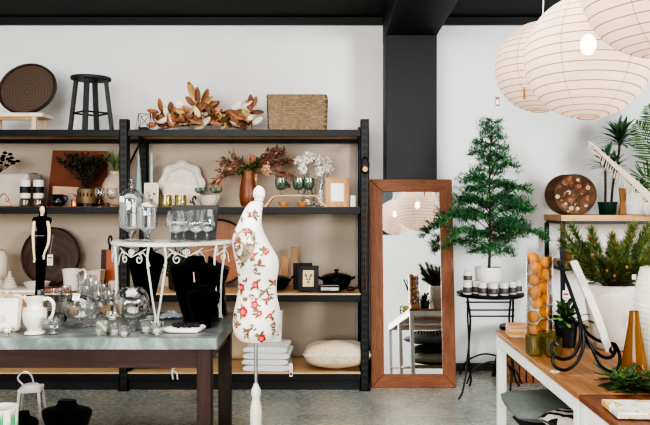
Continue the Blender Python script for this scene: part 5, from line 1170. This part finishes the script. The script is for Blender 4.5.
for px, Y, lb in ((476, 5.035, 'dark labelled candle jar second from the left on the bistro table'), (483, 4.955, 'dark labelled candle jar third from the left, front row of the bistro table'), (493.3, 4.92, 'dark labelled candle jar in the middle front below the white pot'), (504, 4.94, 'dark labelled candle jar third from the right, front row of the bistro table'), (512, 5.0, 'dark labelled candle jar second from the right on the bistro table'), (517.5, 5.08, 'dark labelled candle jar farthest right on the bistro table')):
    dup(cj, (PX(px, Y), Y, BZ + .0005), lb)
dup(cj, (PX(467.5, 5.02), 5.01, BZ + .0935), 'candle jar stacked on top of another at the left rim of the bistro table', scale=(.96, .96, .8))

# stool and crate behind the right table
t = root('wooden_crate', 'brown slatted crate on the floor behind the right table corner', 'crate', (PX(519, 5.48), 5.48, .001)); cm_ = wood('crate', (96, 58, 36), (150, 96, 60), .6)
for k in range(5):
    for y in (-.11, .10): MB().box(-.13 + .054*k, -.13 + .054*k + .044, y, y + .01, 0, .2).build('slat', cm_, t, bevel=.002)
for y in (-.123, .111): MB().box(-.14, .15, y, y + .012, .16, .19).build('rail', cm_, t)
for x in (-.14, .14): MB().box(x, x + .01, -.11, .11, 0, .2).build('end_panel', cm_, t)
MB().box(-.13, .14, -.1, .1, .002, .012).build('bottom', cm_, t)
Y = 5.48; t = root('stool', 'low black stool with splayed legs half hidden behind the right table', 'stool', (PX(519, Y), Y, 0))
MB().lathe([(0, .40), (.15, .40), (.155, .41), (.15, .43), (0, .43)], 32).build('seat', M['black'], t, smooth=True)
for x, y in ((-1, -1), (1, -1), (-1, .9), (1, .9)): MB().tube([(x*.175, y*.13, 0), (x*.1, y*.08, .40)], [.016, .02], 8).build('leg', M['black'], t)

# ================= RIGHT WALL SHELF ITEMS =================
zs_ = PZ(215, 5.33) + .0015
pat = mat_patch('floral_base', (112, 84, 62), (92, 68, 50), 9, .5)
def floral_disc(x, Y, rz, label, last):
    r = .158; t = root('round_placemat', label, 'placemat', (x, Y, zs_), rot=(R(-4), 0, rz)); b = MB(); b.M = Matrix.Translation((0, 0, r)) @ Matrix.Rotation(R(90), 4, 'X')
    b.lathe([(0, 0), (r, 0), (r, .012), (r - .002, .0125), (0, .0125)], 64); b.m(3); b.tube([((r - .003)*math.cos(2*PI*j/48), (r - .003)*math.sin(2*PI*j/48), .006) for j in range(49)], .0068, 8); b.m(0)
    rr_ = random.Random(5); mats_ = [pat, pm('fl_w', (206, 190, 170), .7), pm('fl_o', (140, 84, 58), .7), pm('fl_d', (84, 60, 48), .7), pm('fl_p', (172, 118, 92), .7)]
    for k in range(80 if last else 0):
        a, q = rr_.uniform(0, 6.3), r*.9*rr_.random()**.5; cx_, cy_ = q*math.cos(a), q*math.sin(a); sz = rr_.uniform(.006, .018); mi = rr_.choice((1, 2, 2, 3, 3, 4))
        for p_ in range(5):
            a2 = 2*PI*p_/5 + a; x_, y_ = cx_ + sz*.6*math.cos(a2), cy_ + sz*.6*math.sin(a2)
            if x_*x_ + y_*y_ > (r*.97 - sz*.5)**2: continue
            b.m(mi); b.add([(x_ + sz*.5*math.cos(c_), y_ + sz*.5*math.sin(c_), .0128 + k*.00003) for c_ in [2*PI*j/8 for j in range(8)]], [tuple(range(8))])
        if cx_*cx_ + cy_*cy_ < (r*.9)**2: b.m(4 if mi != 4 else 2); b.add([(cx_ + sz*.28*math.cos(c_), cy_ + sz*.28*math.sin(c_), .0142) for c_ in [2*PI*j/8 for j in range(8)]], [tuple(range(8))])
    b.build('disc', mats_, t)
for k in range(4): floral_disc(PX(570, 5.4) + k*.017, 5.50 - k*.022, R(-14), ['round wooden placemat at the very back of the standing row', 'round wooden placemat second from the back of the row', 'round wooden placemat just behind the floral fronted one', 'round floral patterned wooden placemat at the front of the row'][k], k == 3)
Y = 5.5; X0 = PX(607.5, Y); t = root('potted_dracaena', 'two stemmed dracaena in a dark green pot on the right shelf', 'plant', (X0, Y, zs_)); pg = pm('pot_green', (24, 66, 50), .3)
MB().shell([(.058, 0), (.062, .004), (.072, .085), (.075, .085), (.077, .1)], .004, 32).build('pot', pg, t, smooth=True); MB().lathe([(.068, .08), (0, .085)], 20, cap0=False).build('soil', M['soil'], t)
st = MB(); lf = MB(); bases = []
for pts in ([(-.018, 0, .08), (-.016, 0, .25), (-.022, 0, .42)], [(.03, 0, .08), (.045, 0, .25), (.085, 0, .45), (.1, 0, .60)], [(.05, .0, .28), (.06, .01, .38)]):
    cv = curve(pts, 6); st.tube(cv, .0095, 8)
    for i in range(0, len(cv), 1): st.tube([cv[i] - V(0, 0, .002), cv[i] + V(0, 0, .002)], .0112, 8)
    bases.append(cv[-1])
for bi, (bp, n, L) in enumerate(((bases[0], 46, .15), (bases[1], 60, .19), (bases[2], 30, .12))):
    for k in range(n):
        a = k*2.4; e = .15 + 1.25*k/n; d = V(math.cos(a)*math.cos(e), math.sin(a)*math.cos(e)*.8, math.sin(e)); lf.m(k % 2); lf.leaf(bp + V(0, 0, -.05 + .06*k/n), d, L*rnd.uniform(.75, 1.1), .03, V(0, 0, 1) if e < 1.2 else None, curl=-.35, n=5, cup=.2)
st.build('stem', M['bark'], t, smooth=True); lf.build('leaves', [pm('drac_a', (58, 96, 66), .45, var=.3), pm('drac_b', (112, 142, 108), .45, var=.3)], t, smooth=True)
Y = 5.45; t = root('paper_vase', 'slim tan folded paper cone vase beside the green pot', 'vase', (PX(623, Y), Y, zs_)); MB().lathe([(.026, 0), (.03, .01), (.024, .1), (.034, .21), (.031, .21), (.02, .1)], 7).build('vase', pm('paper_tan', (190, 138, 92), .8), t)

# palm fronds in a pot further right, and cream dried fronds
def frond(b, pts, n, L, w, droop=.0, mi=(0, 1), r=.004, span=1.0):
    cv = curve(pts, 8); b.m(0); b.tube(cv, [r*(1 - .7*i/len(cv)) for i in range(len(cv))], 6)
    for k in range(n):
        u = .12 + .88*k/n; i = u*(len(cv) - 1); a_ = cv[int(i)]; p = a_.lerp(cv[min(int(i) + 1, len(cv) - 1)], i - int(i)); d = (cv[min(int(i) + 1, len(cv) - 1)] - cv[max(int(i) - 1, 0)]).normalized(); sd = d.cross(V(0, 1, 0)) if abs(d.y) < .9 else V(1, 0, 0); sd.normalize()
        for s_ in (-1, 1):
            b.m(mi[k % len(mi)]); b.leaf(p, d*.75 + sd*s_*.8 + V(0, rnd.uniform(-.3, .3), -droop), L*math.sin(PI*(u*.75 + .2))*span, w, V(0, 1, .2), curl=rnd.uniform(-.15, .15), n=4)
Y = 5.35; X0 = PX(664, Y); t = root('potted_palm', 'green palm with arching fronds at the right edge of the wall shelf', 'plant', (X0, Y, zs_))
MB().shell([(.07, 0), (.09, .01), (.095, .14)], .005, 28).build('pot', M['terracotta'], t, smooth=True)
b = MB(); q = lambda px, py, y=0: (PX(px, Y) - X0, y, PZ(py, Y) - zs_)
for pts in ([q(662,200), q(655,165,-.03), q(643,140,-.06), q(630,124,-.08)], [q(664,200), q(668,160,.03), q(660,125,.05), q(650,104,.05)], [q(662,202), q(650,185,-.06), q(636,178,-.12), q(624,186,-.16)], [q(666,200), q(680,160), q(700,140)], [q(662,200), q(655,190,-.1), q(645,190,-.18), q(636,202,-.22)]):
    frond(b, pts, 26, .17, .012, .3)
b.build('fronds', [pm('palm_dark', (40, 72, 36), .7, var=.25), pm('palm_light', (78, 108, 50), .7, var=.25)], t)
Y = 5.08; X0 = PX(655, Y); t = root('dried_palm_leaf', 'large cream dried palm leaf with fringe reaching in from the right edge', 'dried plant', (X0, 5.2, zs_))
q = lambda px, py, y=0: V(PX(px, Y) - X0, -.12 + y, PZ(py, Y) - zs_)
spine = curve([q(710,216,.34), q(700,212,.2), q(668,206,.06), q(649,192), q(632,177), q(614,162), q(600,150), q(589,141)], 7)
b = MB(); wd = lambda u: .010 + .075*(1 - u)**1.1
n = len(spine); top = []; bot = []
for i, p in enumerate(spine):
    d = (spine[min(i+1, n-1)] - spine[max(i-1, 0)]).normalized(); sd = V(d.z, 0, -d.x); u = i/(n-1); w_ = wd(u); top.append(p - sd*w_*.15*-1 if False else p + V(0, .0, .004)); bot.append(p - V(0, 0, 0) + (sd if sd.z < 0 else -sd)*w_)
b.rings([[top[i], top[i] + V(0, .004, 0), bot[i] + V(0, .004, 0), bot[i]] for i in range(n)])
for k in range(74):
    u = k/74; i = int(u*(n - 1)); e = bot[i]; dn = V(-.25 + rnd.uniform(-.1, .1), rnd.uniform(-.1, .1), -1); b.m(0); b.leaf(e + V(0, 0, .01), dn, .13*(1.1 - .6*u)*rnd.uniform(.8, 1.1), .008, V(0, 1, 0), n=3)
for k in range(10): i = int(k/10*(n - 1)*.5) + n//2; b.leaf(top[i], (-.4, -.1, .9), .02, .006, V(0, 1, 0), n=2)
b.build('leaf', [pm('dried_cream', (206, 190, 168), .8, var=.08, scale=30)], t)
b = MB(); b.leaf(q(597, 152), (-.9, 0, .6), .05, .01, V(0, 1, 0)); b.leaf(q(600, 158), (-.95, 0, .45), .04, .01, V(0, 1, 0)); b.build('dark_tips', M['bark'], t)
t = root('glass_bottle_vase', 'small dark bottle holding the cream dried palm leaf on the wall shelf', 'vase', (PX(710, Y) , 5.42, zs_)); MB().shell([(.03, 0), (.04, .01), (.04, .06), (.015, .1), (.014, .12)], .003, 20).build('vase', M['brown_glass'], t, smooth=True)
# lower shelf: greenery in small pots
zl = PZ(262, 5.33) + .0015
for px, lb, hh in ((582, 'small bushy plant on the lower right shelf behind the white board', .12), (566, 'tiny trailing plant at the left end of the lower right shelf', .08)):
    Y = 5.5; t = root('potted_plant', lb, 'plant', (PX(px, Y), Y, zl)); MB().shell([(.035, 0), (.045, .01), (.05, .07)], .004, 20).build('pot', M['terracotta'], t, smooth=True); b = MB()
    for k in range(140): d = V(rnd.gauss(0, 1), rnd.gauss(0, 1), abs(rnd.gauss(0, 1))).normalized(); b.m(k % 2); b.leaf(V(0, 0, .07) + d*hh*rnd.random()*.6, d, .035, .014, n=2)
    b.build('foliage', [M['leaf_dark'], M['leaf']], t)
t = price_tag(566, 297, 5.3, .05, .1, 'tan swing tag hanging from the front post of the right shelf'); t['category'] = 'tag'
MB().tube([(0, 0, .05), (0, .01, .17)], .0012, 5).build('string', M['paper'], t)

# ================= ON THE RIGHT TABLE =================
# tall cylinder of oranges
Y = YT(346); X0 = PX(539.5, Y); s = Y/690; r = 26/2*s; hC = PZ(256, Y) - zt
t = root('cylinder_vase', 'tall clear glass cylinder vase filled with oranges', 'vase', (X0, Y, zt)); b = MB(); b.shell([(r*.97, 0), (r, .003), (r, hC)], .0025, 40); b.build('cylinder', G, t, smooth=True)
og = pm('orange_peel', (200, 124, 0), .7, var=.1, scale=90, bump=.15); stm = M['leaf_dark']
oranges = []
oo = [(534,327,.0),(545,322,.012),(533,313,.005),(546,309,.0),(538,299,.008),(547,296,-.012),(532,301,-.014) if False else (533,290,-.01),(541,286,.012),(547,281,-.006),(536,277,.0),(545,270,.008),(532.5,266.5,-.004),(545,263,-.004),(537,262,.014)]
oo = [(534,330,0),(545,326,.012),(533.5,317,.004),(545.5,312,-.006),(537,303,.006),(546,299,.014),(534,292,-.008),(544,287.5,.004),(535,280,.012),(545.5,275,-.008),(536,268,.0),(546,263,.008),(533.5,259,.016)]
ro = .0288
for k, (px, py, dy) in enumerate(oo):
    t = root('orange', 'orange piece of fruit inside the tall glass cylinder vase', 'fruit', (PX(px, Y), Y + dy, PZ(py, Y)), group='oranges in the glass cylinder', rot=(rnd.uniform(-1, 1), rnd.uniform(-1, 1), 0))
    MB().lathe([(max(.001, ro*math.sin(PI*q/14)*(1 + .02*math.cos(PI*q/14))), -ro*.97*math.cos(PI*q/14) - (.0015 if q == 14 else 0)) for q in range(15)], 24).build('peel', og, t, smooth=True); MB().lathe([(.003, ro*.955), (.0035, ro*.975), (0, ro*.98)], 8).build('stem_button', stm, t)
Y = YT(351); ot = tumbler((PX(534.5, Y - .08), Y - .08, zt), .036, .082, M['olive_glass'], 'olive glass tumbler just in front of the orange filled cylinder', waist=1.04)
Y = YT(356); dup(ot, (PX(553, Y - .02), Y - .02, zt), 'olive glass tumbler between the orange cylinder and black plant pot')
Y = YT(357); dup(ot, (PX(548.5, Y + .1), Y + .12, zt), 'olive glass tumbler partly behind the right one')
Y = YT(337); t = root('coaster_stack', 'stack of light wood coasters at the far corner of the right table', 'coasters', (PX(521, Y), Y + .03, zt), rz=R(-4))
for k in range(4): MB().box(-.055, .05, -.055, .055, .001 + .0135*k, .0135*(k + 1)).build('coaster', M['oak'] if k % 2 else wood('coaster_pale%d' % k, (190, 160, 130), (222, 204, 184), .5), t, bevel=.0015)
# black potted plant
Y = YT(351) + .1; X0 = PX(566, Y); t = root('potted_plant', 'leafy green plant in a black pot behind the iron easel', 'plant', (X0, Y, zt)); pb = pm('pot_black', (24, 26, 28), .45)
MB().shell([(.036, 0), (.04, .003), (.05, .095), (.053, .095), (.053, .11)], .004, 28).build('pot', pb, t, smooth=True); MB().lathe([(.048, .1), (0, .102)], 16, cap0=False).build('soil', M['soil'], t)
b = MB(); st = MB()
for k in range(90):
    a = rnd.uniform(0, 6.3); e = rnd.uniform(.1, 1.4); L = rnd.uniform(.03, .10); d = V(math.cos(a)*math.cos(e), math.sin(a)*math.cos(e), math.sin(e)*.9); st.tube([(0, 0, .1), V(0, 0, .1) + d*L], .0012, 4); b.m(rnd.choice((0, 0, 1, 2))); b.leaf(V(0, 0, .1) + d*L, d + V(0, 0, -.3), .038, .022, V(rnd.uniform(-.4, .4), rnd.uniform(-.4, .4), 1), n=3, curl=-.2)
b.build('leaves', [M['leaf_dark'], M['leaf'], M['leaf_light']], t, smooth=True); st.build('stems', M['leaf_dark'], t)
# iron easel with white board
Y = 2.6; X0 = PX(590, Y); t = root('iron_easel', 'black wrought iron easel with scrolled feet on the right table', 'easel', (X0, Y, zt)); q = lambda px, py, y=0: V(PX(px, Y) - X0, y*.35, max(PZ(py, Y) - zt, .006))
for cvp in ([(562,261,.1),(572,290,.08),(580,314,.05),(583,328,.02),(591,347,-.02),(598,363,-.05),(607,370,-.06),(615,367,-.06),(618,357,-.05),(615,346,-.04),(611,343,-.03),(609,349,-.03),(612,353,-.03)],
            [(563,264,.1),(573,293,.08),(580,316,.05),(581,333,.02),(579,345,0),(571,356,-.03),(560,358,-.05),(552,354,-.05),(550,347,-.04),(553,342,-.03),(556,345,-.03)],
            [(582,326,.05),(586,338,.06),(596,351,.07),(607,359,.07),(615,357,.06),(617,349,.05),(613,344,.05)],
            [(583,330,0),(582,345,-.04),(575,360,-.07),(563,368,-.09),(553,365,-.09),(550,358,-.08),(553,353,-.07)],
            [(585,328,.05),(592,336,.1),(601,342,.12),(609,344,.12),(612,340,.12)]):
    b = MB(); b.tube(curve([q(*c_) for c_ in cvp], 7), .0062, 8); b.build('scroll_leg', M['black'], t, smooth=True)
b = MB(); b.tube([q(561,262,.1), q(572,285,.12), q(585,320,.15), q(592,345,.16)], .0055, 8); b.build('back_strut', M['black'], t, smooth=True)
b = MB(); b.tube([q(583,325,.03), q(584,325,.13)], .005, 8); b.build('crossbar', M['black'], t)
# board seen almost edge-on
t = root('white_board', 'long pale distressed board resting on the iron easel, seen nearly edge on', 'board', (PX(611.5, Y), Y + .02, zt + .03)); pr = [PX(611.5, Y), 0]
q2 = lambda px, py: (PX(px, Y) - PX(611.5, Y), max(PZ(py, Y) - zt - .03, .0))
e = [q2(607,352), q2(602,340), q2(594,318), q2(585,296), q2(575,272), q2(571,262)]; b = MB(); nrm = V(-.92, -.1, -.39).normalized()
rs = []
for i, (x, z) in enumerate(e):
    w_ = [.03, .045, .055, .055, .045, .02][i]; o_ = .009
    rs.append([V(x - .03*w_/.14, -w_, z - .0), V(x + .028 - .03*w_/.14, -w_, z + .006), V(x + .028 + .03*w_/.14, w_*.6, z + .006), V(x + .03*w_/.14, w_*.6, z)])
b.rings(rs); b.build('board', mat_patch('chalky', (208, 202, 196), (184, 176, 168), 6, .5), t, bevel=.003)
# big white pot with pine bush
Y = 3.02; X0 = PX(611.5, Y); s = Y/690; t = root('pine_in_pot', 'long needled pine bush with orange cones in a large white ceramic pot', 'plant', (X0, Y, zt)); hp = PZ(284, Y) - zt
R_ = 52/2*s; b = MB(); b.shell([(R_*.52, 0), (R_*.6, .006), (R_*.74, hp*.25), (R_*.9, hp*.55), (R_*1.0, hp*.82), (R_*1.0, hp*.92), (R_*.94, hp*.985), (R_*.9, hp)], .007, 48); b.build('pot', mat_patch('pot_glaze', (206, 200, 194), (190, 182, 174), 7, .5), t, smooth=True)
MB().lathe([(R_*.86, hp - .02), (0, hp - .01)], 24, cap0=False).build('soil', M['soil'], t)
b = MB(); cn = MB(); tw_ = MB()
tips = [(564,231,0),(570,250,-.04),(578,229,.06),(585,240,-.08),(592,232,0),(600,240,.08),(606,246,-.1),(612,238,0),(618,247,.06),(624,238,-.06),(631,230,0),(638,228,.05),(644,236,-.05),(650,232,.02),(655,240,0),(660,250,.05),(652,255,-.05),(645,262,-.04),(580,262,-.06),(572,266,.0),(590,258,-.1),(600,262,-.12),(615,262,-.12),(630,260,-.12),(640,250,-.1),(620,255,.12),(598,252,.12),(634,248,.12),(585,250,.12),(566,243,.04),(655,228,.08),(610,252,-.06),(625,268,-.1),(592,272,-.1),(640,270,-.06)]
for i, (px, py, dy) in enumerate(tips):
    e = V(PX(px, Y) - X0, dy, PZ(py, Y) - zt); m_ = V(e.x*.55, dy*.7, hp + (e.z - hp)*.45); cv = curve([(e.x*.15, dy*.2, hp - .01), m_, e], 8); tw_.tube(cv, .0028, 5)
    for p_ in range(4, len(cv)):
        p = cv[p_]; d = (cv[min(p_+1, len(cv)-1)] - cv[p_-1]).normalized()
        for k in range(60):
            a = V(rnd.gauss(0, 1), rnd.gauss(0, 1), rnd.gauss(0, 1)).normalized(); dd = (d*1.1 + a*.85).normalized(); L = rnd.uniform(.03, .055); sd = dd.cross(V(rnd.uniform(-1, 1), rnd.uniform(-1, 1), rnd.uniform(-1, 1))).normalized()*.0015
            b.m(rnd.choice((0, 0, 1, 2))); b.add([p - sd, p + sd, p + dd*L], [(0, 1, 2)])
    if i % 3 == 0 or (px, py) in ((612,238), (644,236)):
        d = (e - m_).normalized(); tip = e - d*.005; cn.tube([tip - d*.02, tip, tip + d*.02, tip + d*.035], [.004, .006, .005, .0015], 7)
for px, py, dy in ((581,253,-.13),(612,264,-.15),(595,268,-.13),(626,272,-.13),(603,273,-.12)): cn.ball((PX(px, Y) - X0, dy, PZ(py, Y) - zt), (.006, .006, .008), 10, 6)
b.build('needles', [pm('needle_a', (88, 106, 56), .6, var=.3), pm('needle_b', (56, 74, 44), .6, var=.3), pm('needle_c', (136, 146, 84), .6, var=.2)], t); tw_.build('twigs', M['bark'], t)
cn.build('cones', pm('cone_orange', (150, 84, 50), .7, var=.3), t, smooth=True)['kind'] = 'stuff'
price_tag(634, 277, 2.86, .016, .02, 'tiny cream tag stuck by the rim of the big white pot')
Y = 2.62; X0 = PX(666, Y); s = Y/690; t = root('urn', 'large ribbed off-white urn cut by the right edge of the photo', 'vase', (X0, Y, zt)); pr = []
hp = PZ(268, Y) - zt
for k in range(40):
    u = k/39; rad = 30*s*(.55 + .45*math.sin(PI*min(1, .1 + u*.72)) + .0*u); pr.append((rad + (.0012 if k % 2 else 0), hp*u))
pr += [(pr[-1][0]*.8, hp + .004)]; MB().shell(pr, .006, 48).build('body', M['ceramic'], t, smooth=False)
Y = 2.55; t = root('amber_bottle', 'amber glass cone shaped bottle between the two white pots', 'vase', (PX(634, Y), Y, zt)); s = Y/690
MB().shell([(13*s, 0), (13.3*s, .004), (11*s, .06), (5.5*s, .19), (4.4*s, PZ(311, Y) - zt)], .003, 32).build('bottle', M['amber_glass'], t, smooth=True)
# cedar garland
X0, Y0 = PX(630, 2.36), 2.36; t = root('cedar_garland', 'bundle of green cedar sprigs lying before the amber bottle', 'greenery', (X0, Y0, zt)); b = MB()
for k in range(110):
    p0 = V(rnd.uniform(-.05, .2), rnd.uniform(-.05, .06), rnd.uniform(.004, .03)); d = V(rnd.uniform(-1, .5), rnd.uniform(-.6, .5), rnd.uniform(-.05, .3)).normalized(); L = rnd.uniform(.05, .1)
    for j in range(14):
        p = p0 + d*L*j/14; p.z = max(p.z - .01*j/14, .003)
        for s_ in (-1, 1):
            dd = d + d.cross(V(0, 0, 1))*s_*1.1 + V(0, 0, rnd.uniform(-.1, .3)); b.m(rnd.choice((0, 0, 1, 2))); b.leaf(p, dd, .02*(1 - .5*j/14), .008, V(0, 0, 1), n=2)
b.v = [V(p.x, p.y, max(p.z, .002)) for p in b.v]
b.build('sprigs', [pm('cedar_a', (54, 88, 42), .6, var=.3), pm('cedar_b', (34, 58, 34), .6, var=.3), pm('cedar_c', (90, 120, 60), .6, var=.3)], t); MB().tube([(-.05, 0, .008), (.2, .01, .008)], .004, 6).build('stem', M['bark'], t)
# marble tray
t = root('marble_tray', 'white marbled tray with gold leaf pattern at the lower right corner', 'tray', (PX(640, 2.08), 2.08, zt), rz=R(-3))
def mat_marble():
    m, nt, b = _new('marble_gold'); v = _coords(nt); f = _noise(nt, v, 14, 3, .5, .8)
    nt.links.new(_ramp(nt, f, [(.38, sr((206, 206, 200))), (.5, sr((234, 232, 226))), (.56, sr((228, 222, 204))), (.58, sr((206, 170, 92))), (.66, sr((222, 192, 124))), (.67, sr((226, 224, 216)))]), b.inputs['Base Color']); b.inputs['Roughness'].default_value = .25; return m
b = MB(); b.box(-.09, .14, -.07, .075, .002, .02); b.build('slab', mat_marble(), t, bevel=.003)
b = MB()
for k in range(6): b.box(-.085 + .03*k, -.06 + .03*k, -.0715, -.0695, .005, .016)
b.build('facets', M['cream'], t)
t = root('price_label', 'small white price label on the edge of the right table top', 'price label', (PX(553, 2.62), YT(372), zt), rz=R(-35)); MB().box(-.016, .014, -.012, .012, .0, .0015).m(1).box(-.008, .006, -.003, .003, .0015, .0018).build('label', [M['paper'], M['slot']], t)
# cushions on the lower shelf
def matz():
    m, nt, b = _new('zebra'); tc = nt.nodes.new('ShaderNodeTexCoord'); wv = nt.nodes.new('ShaderNodeTexWave'); wv.inputs['Scale'].default_value = 9; wv.inputs['Distortion'].default_value = 5; wv.inputs['Detail'].default_value = 1.5; wv.inputs['Detail Scale'].default_value = 1.2; nt.links.new(tc.outputs['Object'], wv.inputs['Vector'])
    nt.links.new(_ramp(nt, wv.outputs['Fac'], [(.47, sr((26, 26, 28))), (.53, sr((214, 208, 200)))]), b.inputs['Base Color']); b.inputs['Roughness'].default_value = .9; return m
cgrey = pm('cushion_grey', (112, 120, 116), .95, var=.1, scale=40, bump=.1); cdark = pm('cushion_dark', (62, 62, 66), .95, var=.15, scale=40, bump=.1); clight = pm('cushion_light', (168, 166, 150), .95, var=.1, scale=30)
def lie(x, y, z, w_, h, d, mat, label, sd, rz=0, tilt=88, mats=None): return cushion('cushion', label, (x, y, z), w_, h, d, mat, rot=(R(tilt), 0, R(rz)), seed=sd, mats=mats)
lie(1.09, 3.40, .255, .5, .46, .12, clight, 'pale olive cushion at the bottom of the pile under the right table', 2, 3)
lie(1.065, 3.40, .455, .5, .46, .10, cgrey, 'grey-green cushion on top of the pile under the right table', 4, -4)
lie(1.1, 3.40, .355, .48, .44, .10, cdark, 'dark charcoal cushion between the olive and grey-green ones', 6, 5)
lie(1.15, 2.93, .292, .5, .44, .2, cdark, 'black cushion lying under the zebra patterned one', 7, 2)
cushion('cushion', 'black and white zebra patterned cushion under the right table', (1.10, 3.0, .475), .48, .44, .13, matz(), rot=(R(82), 0, R(8)), seed=8, mats=M['black'])
